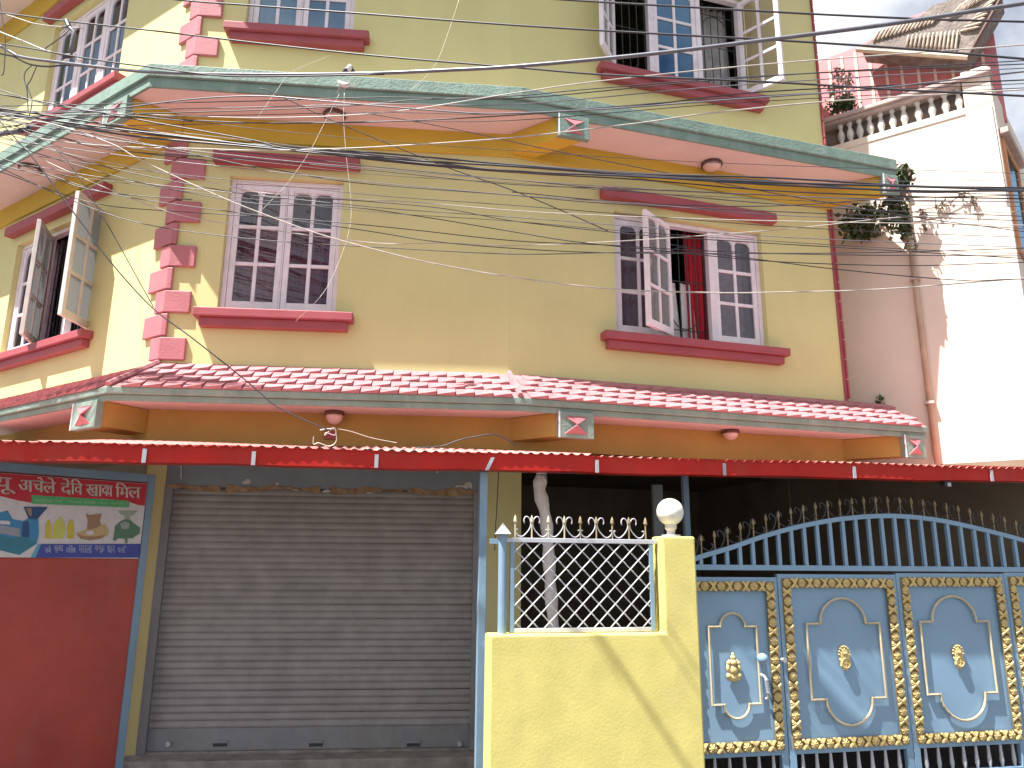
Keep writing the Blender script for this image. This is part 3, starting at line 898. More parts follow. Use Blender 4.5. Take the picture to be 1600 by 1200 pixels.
# posts of the awning
def post(s, o, wd, z1, label=None, z0=0.0, m='steel'):
    p = MB().box(FA, s - wd / 2, s + wd / 2, z0, z1, o - wd, o).build('post', K[m], AW, bevel=0.004)
s757 = FA.sz(754, 900, -0.10)[0]
post(s757, -0.10, 0.056, ZB - 0.002)
post(FA.sz(1074, 800, -0.75)[0], -0.75, 0.05, 2.40)
s1, z1 = FA.sz(1028, 760, -1.0)
MB().box(FA, s1 - 0.045, s1 + 0.045, 0, z1, -1.05, -1.0).build('post', K['shutterhead'], AW, bevel=0.004)
for o in (-0.16, -0.8):
    MB().box(FA, S0 + 0.05, S1 - 0.05, ZB + 0.016 + (-o - 0.14) * 0.10, ZB + 0.05 + (-o - 0.14) * 0.10, o - 0.03, o).build('purlin', K['steel'], AW)
MB().tube([FA.P(FA.sz(762, 1010, -0.08)[0], FA.sz(762, 1010, -0.08)[1], -0.1), FA.P(FA.sz(762, 1010, -0.03)[0] , FA.sz(762, 1010)[1], -0.03)], 0.012, 8).build('bolt', K['whitesteel'], AW)

# ================================================================== red panel with blue frame and shop sign
DP = thing('red_panel_partition', FD.P(-0.6, 0), 'red sheet metal partition in a blue grey steel frame left of the shutter', 'partition')
sR, zTR = FD.sz(238, 745)
zTop = 2.27
Lx = -2.3
MB().box(FD, -0.055, 0.0, 0, zTop + 0.02, -0.05, 0.006).build('frame_post', K['steel'], DP, bevel=0.004)
MB().box(FD, Lx, Lx + 0.05, 0, zTop + 0.02, -0.05, 0.006).build('frame_post', K['steel'], DP, bevel=0.004)
MB().box(FD, Lx + 0.05, -0.055, zTop - 0.045, zTop + 0.02, -0.048, 0.004).build('frame_rail', K['steel'], DP, bevel=0.004)
pm = MB()
n, k = 16, 12
for j in range(k + 1):
    for i in range(n + 1):
        s = Lx + 0.05 + (-0.105 - Lx) * i / n
        z = 0.06 + (zTop - 0.105) * j / k
        pm.v.append(FD.P(s, z, -0.018 + 0.004 * sin(i * 1.7 + j * 0.8) * sin(j * 1.1)))
for j in range(k):
    for i in range(n):
        pm.f.append([j * (n + 1) + i, j * (n + 1) + i + 1, (j + 1) * (n + 1) + i + 1, (j + 1) * (n + 1) + i])
pm.build('sheet_panel', K['redpanel'], DP, smooth=True)

SG = thing('shop_sign', FD.P(-0.6, 1.61), 'printed shop sign with red heading and mill pictures fixed on the red panel', 'sign')
OS = 0.006
def sz2(px, py): return FD.sz(px, py, OS)
sT = [sz2(-70, 733), sz2(228, 752.5), sz2(220, 872), sz2(-70, 876)]
sr = (sT[1][0] + sT[2][0]) / 2
zlo, zhi = 1.625, 2.212
sl0 = -1.35
MB().box(FD, sl0, sr, zlo, zhi, OS - 0.012, OS).build('sign_board', K['pr_white'], SG)
def flat(pts, name, m, lift):
    o = OS + lift
    MB().add([FD.P(*FD.sz(x, y, o), o) for x, y in pts], [list(range(len(pts)))]).build(name, K[m], SG)
def zz(pts): return [(x / 6.667, 730 + y / 6.667) for x, y in pts]
o = OS + 0.002
a = FD.sz(228, 753, o)
red = [FD.P(sl0 + 0.003, zhi - 0.003, o), FD.P(sr - 0.003, zhi - 0.003, o)] + [FD.P(*FD.sz(x, y, o), o) for x, y in zz([(1490, 408), (1440, 395), (1330, 355), (1100, 330), (900, 325), (600, 330), (330, 370), (200, 350), (100, 325), (0, 300)])] + [FD.P(sl0 + 0.003, FD.sz(0, 775, o)[1], o)]
red[2] = FD.P(sr - 0.003, FD.sz(223, 790, o)[1], o)
MB().add(red, [list(range(len(red)))]).build('heading_band', K['pr_red'], SG)
flat(zz([(330, 290), (1340, 350), (1350, 380), (1340, 420), (330, 380)]), 'green_strip', 'pr_green', 0.004)
flat(zz([(430, 800), (1462, 798), (1450, 942), (370, 942)]), 'blue_strip', 'pr_blue', 0.004)
flat(zz([(395, 800), (428, 800), (368, 942), (320, 942)]), 'blue_strip', 'pr_sky', 0.004)
# the pressing machine
flat(zz([(245, 410), (500, 415), (390, 540), (300, 540)]), 'printed_hopper', 'pr_navy', 0.005)
flat(zz([(270, 425), (330, 425), (330, 500), (310, 515)]), 'printed_hopper', 'pr_brown', 0.006)
flat(zz([(-420, 430), (0, 470), (80, 450), (130, 540), (240, 560), (300, 530), (400, 540), (405, 700), (380, 800), (200, 915), (-420, 700)]), 'printed_machine', 'pr_cyan', 0.004)
flat(zz([(-420, 700), (-420, 640), (0, 700), (110, 740), (240, 720), (385, 790), (200, 915), (-420, 760)]), 'printed_machine', 'pr_teal', 0.0045)
flat(zz([(-200, 590), (0, 600), (210, 640), (210, 725), (0, 690), (-200, 660)]), 'printed_machine', 'pr_steel', 0.005)
flat(zz([(240, 570), (300, 560), (310, 740), (230, 720)]), 'printed_machine', 'pr_navy', 0.005)
flat(zz([(0, 555), (100, 560), (110, 600), (0, 590)]), 'printed_machine', 'pr_white', 0.0055)
# oil bottles
flat(zz([(470, 745), (475, 600), (490, 570), (500, 545), (512, 545), (520, 575), (532, 600), (532, 745)]), 'printed_bottle', 'pr_yel', 0.004)
flat(zz([(545, 745), (550, 610), (575, 565), (605, 545), (610, 520), (645, 520), (650, 550), (670, 580), (680, 640), (665, 745)]), 'printed_bottle', 'pr_lime', 0.004)
flat(zz([(698, 745), (702, 600), (720, 565), (735, 545), (760, 550), (768, 590), (770, 745)]), 'printed_bottle', 'pr_yel', 0.004)
# sack and bowl of flour
flat(zz([(895, 480), (930, 500), (1000, 490), (1060, 480), (1050, 530), (1040, 560), (1060, 630), (1000, 660), (905, 650), (915, 560)]), 'printed_sack', 'pr_brown', 0.004)
flat(zz([(790, 690), (880, 655), (980, 640), (1090, 590), (1130, 650), (1130, 700), (1050, 745), (930, 762), (840, 745)]), 'printed_bowl', 'pr_tan', 0.0045)
flat(zz([(800, 700), (900, 720), (1000, 720), (1110, 700), (1050, 745), (930, 762), (840, 745)]), 'printed_bowl', 'pr_brown', 0.005)
flat(zz([(900, 668), (960, 660), (985, 690), (940, 708), (900, 700)]), 'printed_flour', 'pr_white', 0.0055)
# green grinder
flat(zz([(1225, 450), (1440, 452), (1400, 490), (1360, 510), (1350, 545), (1300, 545), (1300, 510), (1250, 485)]), 'printed_grinder', 'pr_grey', 0.004)
flat(zz([(1200, 610), (1260, 560), (1300, 545), (1350, 545), (1400, 590), (1460, 630), (1455, 690), (1380, 740), (1330, 740), (1325, 790), (1305, 790), (1300, 745), (1230, 740), (1200, 770), (1175, 760), (1190, 690)]), 'printed_grinder', 'pr_dgreen', 0.004)
flat(zz([(1250, 590), (1310, 560), (1350, 590), (1340, 640), (1270, 645)]), 'printed_grinder', 'pr_grey', 0.005)
# lettering, glyph by glyph
def glyph_polys(txt):
    cu = bpy.data.curves.new('glyph', 'FONT')
    cu.body = txt
    cu.resolution_u = 3
    ob = bpy.data.objects.new('glyph', cu)
    COL.objects.link(ob)
    dg = bpy.context.evaluated_depsgraph_get()
    me = bpy.data.meshes.new_from_object(ob.evaluated_get(dg))
    vs = [v.co.copy() for v in me.vertices]
    fs = [list(p.vertices) for p in me.polygons]
    bpy.data.objects.remove(ob)
    bpy.data.curves.remove(cu)
    bpy.data.meshes.remove(me)
    return vs, fs
def lettering(words, m, lift, bold=0.0):
    mb = MB()
    o = OS + lift
    for txt, x0, x1, ya, yb, extra in words:          # box in photograph pixels at its left and right end
        vs, fs = glyph_polys(txt)
        if not vs: continue
        lx, hx = min(v.x for v in vs), max(v.x for v in vs)
        ly, hy = min(v.y for v in vs), max(v.y for v in vs)
        for dx in ((0, bold, -bold) if bold else (0,)):
            q = []
            for v in vs:
                u = (v.x - lx) / (hx - lx)
                t = (v.y - ly) / (hy - ly)
                px = x0 + (x1 - x0) * u + dx
                sk = ya[0] + (ya[1] - ya[0]) * u
                sb2 = yb[0] + (yb[1] - yb[0]) * u
                py = sb2 + (sk - sb2) * t
                q.append(FD.P(*FD.sz(px, py, o + abs(dx) * 0.0004), o + abs(dx) * 0.0004))
            mb.add(q, fs)
        for e in extra:
            pts = [FD.P(*FD.sz(x, y, o), o) for x, y in e]
            mb.tube(pts, 0.0045, 4)
    mb.build('lettering', K[m], SG)
def zp(pts): return [(x / 6.667, 730 + y / 6.667) for x, y in pts]
def zb4(x0, x1, t0, t1, b0, b1): return x0 / 6.667, x1 / 6.667, (730 + t0 / 6.667, 730 + t1 / 6.667), (730 + b0 / 6.667, 730 + b1 / 6.667)
lettering([
    ('न', *zb4(-190, -75, 95, 100, 215, 220), []),
    ('यू', *zb4(-60, 160, 95, 115, 275, 285), []),
    ('अ', *zb4(195, 345, 128, 135, 250, 258), []),
    ('च', *zb4(345, 455, 135, 142, 255, 262), [zp([(440, 135), (425, 112), (405, 108), (395, 120)])]),
    ('ले', *zb4(450, 580, 105, 110, 265, 272), []),
    ('दे', *zb4(635, 745, 115, 120, 285, 290), []),
    ('िव', *zb4(740, 858, 118, 125, 280, 287), []),
    ('खा', *zb4(900, 1065, 178, 182, 298, 304), []),
    ('द', *zb4(1062, 1125, 182, 185, 296, 300), []),
    ('य', *zb4(1105, 1172, 190, 192, 302, 306), []),
    ('िम', *zb4(1205, 1345, 158, 168, 310, 318), []),
    ('ल', *zb4(1340, 1465, 205, 210, 318, 324), []),
], 'pr_letter', 0.005, 0.55)
x = 470
ws = []
for t, wd in (('सबै', 60), ('खुलाइ', 95), ('विशेष', 100), ('मसला', 135), ('समूह', 100), ('धान', 75), ('पनि', 95)):
    ws.append((t, *zb4(x, x + wd, 812, 815, 892, 895), []))
    x += wd + 32
lettering(ws, 'pr_lilac', 0.006, 0.2)
x = 360
ws = []
for t, wd in (('सरसोको तेल', 290), ('चामल पिठो', 300), ('धान कुटानी', 260)):
    ws.append((t, *zb4(x, x + wd, 318 + (x - 360) * .055, 318 + (x + wd - 360) * .055, 362 + (x - 360) * .035, 362 + (x + wd - 360) * .035), []))
    x += wd + 45
lettering(ws, 'pr_mint', 0.006)

# ================================================================== low yellow wall, railing, lamp
LW = MB()
TH = 0.19
sA, sP, sE = -0.745, 0.452, 0.700
ZW, ZP = 1.162, 1.80
P = FW.P
poly = [P(sA, 0), P(sE, 0), P(sE, ZP), P(sP, ZP), P(sP, ZW), P(sA, ZW)]
LW.prism(poly, -FW.n * TH)
low = single(LW, 'boundary_wall', K['lowwall'], 'low yellow plastered wall with a square pillar beside the blue gate', 'wall', bevel=0.014)

FE = thing('lattice_railing', FW.P(-0.1, ZW, -0.1), 'white steel lattice railing with scrolls and spear tips on the low wall', 'railing')
o = -0.09
gl, gr = -0.600, 0.418
zb_, zt_ = ZW + 0.004, ZW + 0.585
bar = lambda a, b, c, d, w=0.012: MB().box(FW, a, b, c, d, o - w, o + w)
bar(gl, gl + 0.03, zb_, zt_).build('frame_bar', K['steel'], FE, bevel=0.003)
bar(gr - 0.03, gr, zb_, zt_).build('frame_bar', K['steel'], FE, bevel=0.003)
bar(gl + 0.03, gr - 0.03, zb_, zb_ + 0.028).build('frame_bar', K['whitesteel'], FE, bevel=0.003)
MB().box(FW, gl - 0.06, gr + 0.03, zt_, zt_ + 0.03, o - 0.014, o + 0.014).build('frame_bar', K['whitesteel'], FE, bevel=0.003)
ia, ib, ja, jb = gl + 0.03, gr - 0.03, zb_ + 0.028, zt_
stp = 0.1155
def clipbar(c, sgn):
    pts = []
    # line: (z-ja) = sgn*(s-ia) + c
    for s in (ia, ib):
        z = ja + sgn * (s - ia) * 1.0 + c
        if ja - 1e-6 <= z <= jb + 1e-6: pts.append((s, z))
    for z in (ja, jb):
        s = ia + (z - ja - c) / sgn
        if ia < s < ib: pts.append((s, z))
    pts = sorted(set(pts))
    return (pts[0], pts[-1]) if len(pts) > 1 else None
hgt, wid = jb - ja, ib - ia
c = -wid + 0.06
while c < hgt:
    seg_ = clipbar(c, 1)
    if seg_ and (seg_[1][0] - seg_[0][0]) > 0.03:
        MB().tube([FW.P(*seg_[0], o + 0.006), FW.P(*seg_[1], o + 0.006)], 0.0049, 5).build('lattice_bar', K['whitesteel'], FE)
    c += stp
c = 0.05
while c < hgt + wid:
    seg_ = clipbar(c, -1)
    if seg_ and abs(seg_[1][0] - seg_[0][0]) > 0.03:
        MB().tube([FW.P(*seg_[0], o - 0.006), FW.P(*seg_[1], o - 0.006)], 0.0049, 5).build('lattice_bar', K['whitesteel'], FE)
    c += stp
def spear_mesh(h):
    return MB().tube([(0, 0, 0), (0, 0, h - 0.06)], 0.006, 6).tube([(0, 0, h - 0.062), (0, 0, h - 0.045), (0, 0, h - 0.022), (0, 0, h)], [0.004, 0.014, 0.010, 0.001], 6)
sp_me = spear_mesh(0.155).mesh('spear', K['spear'])
sp_w = spear_mesh(0.155).mesh('spear', K['cream'])
def scroll_mesh(w, h, m, r=0.0046):                    # a pair of mirrored S scrolls about x = 0
    mb = MB()
    for sg in (-1, 1):
        q = [(.44, .64), (.48, .80), (.38, .94), (.21, .92), (.09, .76), (.06, .58), (.16, .38), (.36, .19), (.60, .06), (.84, .11), (.97, .26), (.93, .38), (.84, .35)]
        pts = [V((sg * w * a_, 0, h * b_)) for a_, b_ in q]
        mb.tube(spline(pts, 2), r, 5)
    return mb.mesh('scroll', m, smooth=True)
sc_me = scroll_mesh(0.115, 0.15, K['whitesteel'])
ztop = zt_ + 0.03
for i, px in enumerate((805, 831, 857, 882, 907, 932, 957, 983, 1009)):
    s = FW.sz(px, 840, o)[0]
    place('spear', sp_me if i > 3 else sp_w, FE, FW.mtx(s, ztop - 0.002, o))
    if i % 2 == 1:
        place('scroll', sc_me, FE, FW.mtx(s, ztop, o))

GP = thing('pipe_post', FW.P(-0.672, ZW, -0.09), 'blue grey pipe post with a pyramid cap at the end of the low wall', 'post')
s, _ = FW.sz(785, 900, -0.09)
MB().tube([FW.P(s, ZW - 0.0, -0.09), FW.P(s, 1.80, -0.09)], 0.029, 14).build('pipe', K['steel'], GP, smooth=False)
c = FW.P(s, 1.80, -0.09)
q = 0.048
MB().add([c + FW.d * q + FW.n * q, c + FW.d * q - FW.n * q, c - FW.d * q - FW.n * q, c - FW.d * q + FW.n * q, c + UPV * 0.075,
          ], [[0, 1, 2, 3], [0, 1, 4], [1, 2, 4], [2, 3, 4], [3, 0, 4]]).build('pyramid_cap', K['whitesteel'], GP)
MB().box(FW, s + 0.03, gl - 0.06, zt_ - 0.01, zt_ + 0.02, -0.1, -0.08).build('tie_bar', K['steel'], GP)
MB().box(FW, s - 0.085, s - 0.03, zt_ - 0.012, zt_ + 0.024, -0.11, -0.09).build('tie_bar', K['steel'], GP)

GLp = thing('globe_lamp', FW.P(0.575, ZP, -0.1), 'white globe lamp on top of the yellow gate pillar', 'lamp')
cx_, cz_ = FW.sz(1047, 800, -0.1)
c = FW.P(cx_, cz_, -0.1)
R0 = 0.096
MB().box(FW, cx_ - 0.05, cx_ + 0.05, ZP - 0.004, ZP + 0.014, -0.15, -0.05).build('base_plate', K['whitesteel'], GLp, bevel=0.003)
MB().lathe(FW.P(cx_, ZP + 0.012, -0.1), [(0.03, 0), (0.03, 0.03), (0.042, 0.045), (0.042, cz_ - ZP - R0 + 0.012)], 14).build('stem', K['greycase'], GLp)
MB().lathe(c, [(max(0.002, R0 * sin(i / 14 * pi)), -R0 * cos(i / 14 * pi)) for i in range(15)], 24).build('globe', K['globe'], GLp, True)

# ================================================================== blue gate
GT = thing('blue_gate', FG.P(1.0, 0), 'blue steel gate with gold ornament panels and an arched row of bars', 'gate')
zR = lambda s: 1.520 + 0.012 * (s - 0.6)               # the top rail rises a little to the right
def gbox(a, b, z0, z1, o0, o1, name, m, parent, bev=0.003):
    return MB().box(FG, a, b, z0, z1, o0, o1).build(name, K[m], parent, bevel=bev)
def panel_leaf(sl, sr, zb, zt, emblem, parent_name):
    # frame stiles form the leaf, everything else hangs on it
    fm = MB()
    fw = 0.058
    fm.box(FG, sl, sl + fw, 0.05, zt + 0.045, -0.04, 0.0).box(FG, sr - fw, sr, 0.05, zt + 0.045, -0.04, 0.0)
    fm.box(FG, sl + fw, sr - fw, zt, zt + 0.045, -0.04, -0.001).box(FG, sl + fw, sr - fw, zb - 0.05, zb, -0.04, -0.001).box(FG, sl + fw, sr - fw, 0.05, 0.09, -0.04, -0.001)
    leaf = fm.build('leaf', K['gate'], GT, bevel=0.003)
    pm = MB()                                          # slightly buckled sheet
    n = 14
    for j in range(n + 1):
        for i in range(n + 1):
            s = sl + fw + (sr - sl - 2 * fw) * i / n
            z = zb + (zt - zb) * j / n
            pm.v.append(FG.P(s, z, -0.016 + 0.0011 * sin(i * 0.7 + sl * 3) * sin(j * 0.6 + 1 + sl)))
    for j in range(n):
        for i in range(n):
            pm.f.append([j * (n + 1) + i, j * (n + 1) + i + 1, (j + 1) * (n + 1) + i + 1, (j + 1) * (n + 1) + i])
    pm.build('sheet_panel', K['gate'], leaf, smooth=True)
    # ornament border: dark ground plus gold motifs
    bw = 0.068
    a0, a1, b0, b1 = sl + 0.032, sr - 0.032, zb - 0.015, zt + 0.012
    bm_ = MB()
    bm_.box(FG, a0, a1, b1 - bw, b1, -0.004, 0.006).box(FG, a0, a1, b0, b0 + bw, -0.004, 0.006)
    bm_.box(FG, a0, a0 + bw, b0 + bw, b1 - bw, -0.004, 0.006).box(FG, a1 - bw, a1, b0 + bw, b1 - bw, -0.004, 0.006)
    bm_.build('ornament_ground', K['goldback'], leaf)
    def run(p, q, horizontal):
        L = (q - p)
        n = max(1, round(L / 0.066))
        for i in range(n):
            c = p + L * (i + 0.5) / n
            yield c, i
    for zc_ in (b1 - bw / 2, b0 + bw / 2):
        for c_, i in run(a0 + 0.005, a1 - 0.005, True):
            place('ornament_motif', (mo1, mo2)[i % 2], leaf, FG.mtx(c_, zc_, 0.006) @ Matrix.Rotation(pi / 2, 4, 'Y'))
    for sc_ in (a0 + bw / 2, a1 - bw / 2):
        for c_, i in run(b0 + bw, b1 - bw, False):
            place('ornament_motif', (mo1, mo2)[i % 2], leaf, FG.mtx(sc_, c_, 0.006))
    # cartouche moulding
    cs, W_, hz0, hz1, rad = emblem['cart']
    pts = []
    o = 0.004
    d, u = FG.d, UPV
    C = lambda s, z: FG.P(s, z, o)
    pts += [C(cs - W_, hz1), C(cs - W_, hz0), C(cs - rad - 0.012, hz0)]
    pts += [C(cs + rad * cos(pi + pi * i / 14), hz0 + rad * 0.95 * sin(pi + pi * i / 14)) for i in range(15)]
    pts += [C(cs + rad + 0.012, hz0), C(cs + W_, hz0), C(cs + W_, hz1), C(cs + rad + 0.012, hz1)]
    pts += [C(cs + rad * cos(pi * i / 14), hz1 + rad * 0.95 * sin(pi * i / 14)) for i in range(15)]
    pts += [C(cs - rad - 0.012, hz1), C(cs - W_, hz1)]
    mm = MB()
    for p, q in zip(pts, pts[1:]):
        e = (q - p).normalized() * 0.005
        mm.tube([p - e, q + e], 0.0095, 6)
    mm.build('cartouche_moulding', K['cream'], leaf)
    emblem['make'](leaf, *emblem['pos'])
    return leaf
# motifs, local x across the band, z along it, y inwards
mb = MB()
for k in range(8):
    a0_ = k * pi / 4
    mb.add([(0, -0.017, 0), (0.034 * cos(a0_ - .3), -0.004, 0.034 * sin(a0_ - .3)), (0.030 * cos(a0_ + .12), -0.013, 0.030 * sin(a0_ + .12)), (0.034 * cos(a0_ + .42), -0.003, 0.034 * sin(a0_ + .42))], [[0, 1, 2], [0, 2, 3]])
mo1 = mb.mesh('ornament_motif', K['gold'])
mb = MB()
for sg in (-1, 1):
    pts = [V((sg * 0.030, -0.004, -0.034)), V((sg * 0.030, -0.008, -0.020)), V((sg * 0.012, -0.012, -0.006)), V((-sg * 0.012, -0.012, 0.008)), V((-sg * 0.030, -0.008, 0.022)), V((-sg * 0.029, -0.004, 0.034))]
    mb.tube(pts, [0.006, 0.0105, 0.0105, 0.0105, 0.0105, 0.006], 5)
    mb.tube([V((sg * 0.030, -0.006, 0.002)), V((sg * 0.022, -0.010, 0.010)), V((sg * 0.026, -0.006, 0.016))], [0.009, 0.009, 0.005], 4)
mo2 = mb.mesh('ornament_motif', K['gold'])

def seated_figure(leaf, s, z):
    mb = MB()
    P = lambda a, b, c=0.0: FG.P(s + a, z + b, -0.004 + c)
    def ell(a, b, ra, rb, dp, n=14):
        ring = [P(a + ra * cos(2 * pi * i / n), b + rb * sin(2 * pi * i / n), 0.0) for i in range(n)]
        mid = [P(a + ra * 0.72 * cos(2 * pi * i / n), b + rb * 0.72 * sin(2 * pi * i / n), dp * 0.8) for i in range(n)]
        mb.add(ring + mid + [P(a, b, dp)], [[i, (i + 1) % n, n + (i + 1) % n, n + i] for i in range(n)] + [[n + i, n + (i + 1) % n, 2 * n] for i in range(n)])
    ell(0, -0.075, 0.058, 0.030, 0.018)                # folded legs and seat
    ell(-0.042, -0.062, 0.020, 0.022, 0.022); ell(0.042, -0.062, 0.020, 0.022, 0.022)
    ell(0, -0.022, 0.036, 0.040, 0.026)                # belly
    ell(-0.044, -0.006, 0.014, 0.030, 0.018); ell(0.044, -0.006, 0.014, 0.030, 0.018)
    ell(-0.040, 0.028, 0.014, 0.014, 0.02); ell(0.040, 0.028, 0.014, 0.014, 0.02)
    ell(0, 0.030, 0.026, 0.026, 0.030)                 # head
    ell(-0.03, 0.034, 0.014, 0.018, 0.014); ell(0.03, 0.034, 0.014, 0.018, 0.014)
    ell(0, 0.066, 0.020, 0.020, 0.022)                 # tall headdress
    ell(0, 0.088, 0.011, 0.014, 0.016)
    mb.build('emblem', K['gold'], leaf, smooth=True)
def oval_medal(leaf, s, z):
    mb = MB()
    n = 22
    P = lambda a, b, c=0.0: FG.P(s + a, z + b, -0.004 + c)
    outer, mid = [], []
    for i in range(n):
        a = 2 * pi * i / n
        k = 1.0 + 0.09 * (1 if i % 2 else -1)
        outer.append(P(0.044 * k * cos(a), 0.085 * k * sin(a) , 0.0))
        mid.append(P(0.036 * cos(a), 0.075 * sin(a), 0.014))
    mb.add(outer + mid, [[i, (i + 1) % n, n + (i + 1) % n, n + i] for i in range(n)] + [[n + i for i in range(n)]])
    for i in range(9):                                 # pearl crest
        a = pi * (0.02 + 0.96 * i / 8)
        c = P(0.046 * cos(a), 0.03 + 0.064 * sin(a), 0.008)
        mb.tube([c - FG.n * 0.008, c + FG.n * 0.006], [0.009, 0.005], 6)
    c = P(0, -0.028, 0.016)
    mb.tube(arc(c, 0.034, 0, 2 * pi, 20, FG.d, UPV), 0.006, 5)
    # curled cross in the ring
    for i in range(4):
        a = i * pi / 2
        u = FG.d * cos(a) + UPV * sin(a)
        v = -FG.d * sin(a) + UPV * cos(a)
        mb.tube([c, c + u * 0.013, c + u * 0.022 + v * -0.003, c + u * 0.023 + v * -0.012], 0.0042, 5)
    e = P(0, 0.045, 0.016)
    mb.tube([e - FG.d * 0.02, e + FG.n * 0.006, e + FG.d * 0.02], [0.004, 0.012, 0.004], 6)
    mb.build('emblem', K['gold'], leaf)
def cart(px_l, px_r, py_t, py_b, pxa, pxb):
    sl = (FG.sz(px_l, py_t)[0] + FG.sz(px_l + 12, py_b)[0]) / 2
    sr = (FG.sz(px_r, py_t)[0] + FG.sz(px_r + 12, py_b)[0]) / 2
    return ((sl + sr) / 2, (sr - sl) / 2, FG.sz((px_l + px_r) / 2, py_b)[1], FG.sz((px_l + px_r) / 2, py_t)[1], (FG.sz(pxb, py_t)[0] - FG.sz(pxa, py_t)[0]) / 2)
zb_g = 0.305
leafs = []
w_l = -0.76
L1 = panel_leaf(w_l, 0.056, zb_g, 1.475, {'cart': cart(1104, 1179, 979, 1101, 1121, 1160), 'pos': FG.sz(1146, 1042), 'make': seated_figure}, 'wicket')
L1['label'] = 'narrow wicket leaf with a seated figure emblem'
L2 = panel_leaf(0.062, 1.109, zb_g, 1.500, {'cart': cart(1258, 1373, 974, 1092, 1279, 1350), 'pos': FG.sz(1320, 1030), 'make': oval_medal}, 'left')
L3 = panel_leaf(1.113, 2.137, zb_g, 1.512, {'cart': cart(1437, 1545, 971, 1084, 1457, 1526), 'pos': FG.sz(1498, 1028), 'make': oval_medal}, 'right')
L4 = panel_leaf(2.141, 3.15, zb_g, 1.522, {'cart': (2.648, 0.30, L3.location.z + 0.58, 1.18, 0.19), 'pos': (2.648, 0.87), 'make': oval_medal}, 'far')
# arched head of bars
s_l, s_r = -0.76, 3.15
gbox(s_l, 3.15, 1.571, 1.612, -0.045, 0.004, 'top_rail', 'gate', GT)
ap = [(-0.64, 1.62), (-0.595, 1.662), (-0.3, 1.745), (0.007, 1.842), (0.35, 1.925), (0.72, 1.985), (1.112, 2.012), (1.5, 1.995), (1.9, 1.935), (2.388, 1.835), (2.8, 1.73), (3.15, 1.62)]
apts = spline([FG.P(s, z, -0.02) for s, z in ap], 5)
def arch_z(s):
    q = [((p - FG.p0).dot(FG.d), p.z) for p in apts]
    for (a, za), (b, zb2) in zip(q, q[1:]):
        if a <= s <= b: return za + (zb2 - za) * (s - a) / max(b - a, 1e-6)
    return q[-1][1]
am = MB()
for i, p in enumerate(apts):
    am.v += [p + FG.n * 0.018 - UPV * 0.02, p + FG.n * 0.018 + UPV * 0.016, p - FG.n * 0.018 + UPV * 0.016, p - FG.n * 0.018 - UPV * 0.02]
for i in range(len(apts) - 1):
    for j in range(4):
        am.f.append([i * 4 + j, i * 4 + (j + 1) % 4, i * 4 + 4 + (j + 1) % 4, i * 4 + 4 + j])
am.build('arch_rail', K['gate'], GT)
k = 0
for i in range(40):
    px = 1150 + 20.55 * (i - 3)
    s = FG.sz(px + 6, 870, -0.02)[0]
    if not (s_l + 0.05 < s < 3.1): continue
    zt3 = arch_z(s) - 0.018
    if zt3 < 1.64: continue
    MB().box(FG, s - 0.0135, s + 0.0135, 1.611, zt3, -0.034, -0.006).build('upright_bar', K['gate'], GT)
spg = spear_mesh(0.150).mesh('spear', K['spear'])
scg = scroll_mesh(0.115, 0.145, K['iron'].copy(), 0.006)
scg.materials[0].node_tree.nodes['Principled BSDF'].inputs['Metallic'].default_value = 0.1
for i in range(46):
    s = -0.55 + i * 0.1115
    if s > 3.05: break
    z = arch_z(s) + 0.013
    sl_ = (arch_z(s + 0.05) - arch_z(s - 0.05)) / 0.1
    place('spear', spg, GT, FG.mtx(s, z, -0.02))
    if i % 2 == 0:
        place('scroll', scg, GT, FG.mtx(s, z - 0.004, -0.02) @ Matrix.Rotation(-math.atan(sl_), 4, 'Y'))
# turned spindles under the panels
spn = MB().lathe((0, 0, 0), [(0.010, 0), (0.012, 0.02), (0.017, 0.05), (0.014, 0.085), (0.015, 0.09), (0.012, 0.10), (0.014, 0.105), (0.011, 0.12), (0.013, 0.125), (0.010, 0.14), (0.012, 0.145), (0.009, 0.165), (0.010, 0.168)], 8).mesh('spindle', K['whitesteel'], smooth=True)
for leaf, a0, a1 in ((L1, w_l, 0.056), (L2, 0.062, 1.109), (L3, 1.113, 2.137), (L4, 2.141, 3.15)):
    n = round((a1 - a0) / 0.113)
    for i in range(1, n):
        place('spindle', spn, leaf, FG.mtx(a0 + (a1 - a0) * i / n, 0.088, -0.02))
# lock: ball knob, grip and bolt
s, z = FG.sz(1191, 1029, 0.05)
kb = MB().lathe(FG.P(s, z, 0.055), [(max(0.002, 0.040 * sin(i / 10 * pi)), -0.040 * cos(i / 10 * pi)) for i in range(11)], 16)
kb.tube([FG.P(s, z, -0.01), FG.P(s, z, 0.03)], 0.016, 8)
kb.build('knob', K['gate'], L1, smooth=True)
s2, z2 = FG.sz(1197, 1062, 0.05)
g = MB().tube([FG.P(s2 - 0.015, z2 + 0.03, 0.0), FG.P(s2 - 0.01, z2 + 0.025, 0.045), FG.P(s2, z2, 0.055)], 0.011, 8)
for i in range(5):
    g.tube([FG.P(s2 + 0.002 * i, z2 - 0.02 * i, 0.055), FG.P(s2 + 0.002 * i + 0.001, z2 - 0.02 * i - 0.014, 0.055)], [0.016, 0.013], 8)
g.tube([FG.P(s2 + 0.012, z2 - 0.10, 0.055), FG.P(s2 + 0.018, z2 - 0.135, 0.03), FG.P(s2 + 0.02, z2 - 0.14, 0.0)], 0.011, 8)
g.build('handle', K['whitesteel'], L1)
s3, z3 = FG.sz(1223, 1031, 0.03)
MB().tube([FG.P(s3, z3, -0.01), FG.P(s3, z3, 0.06)], [0.012, 0.018], 8).build('knob', K['whitesteel'], L2)

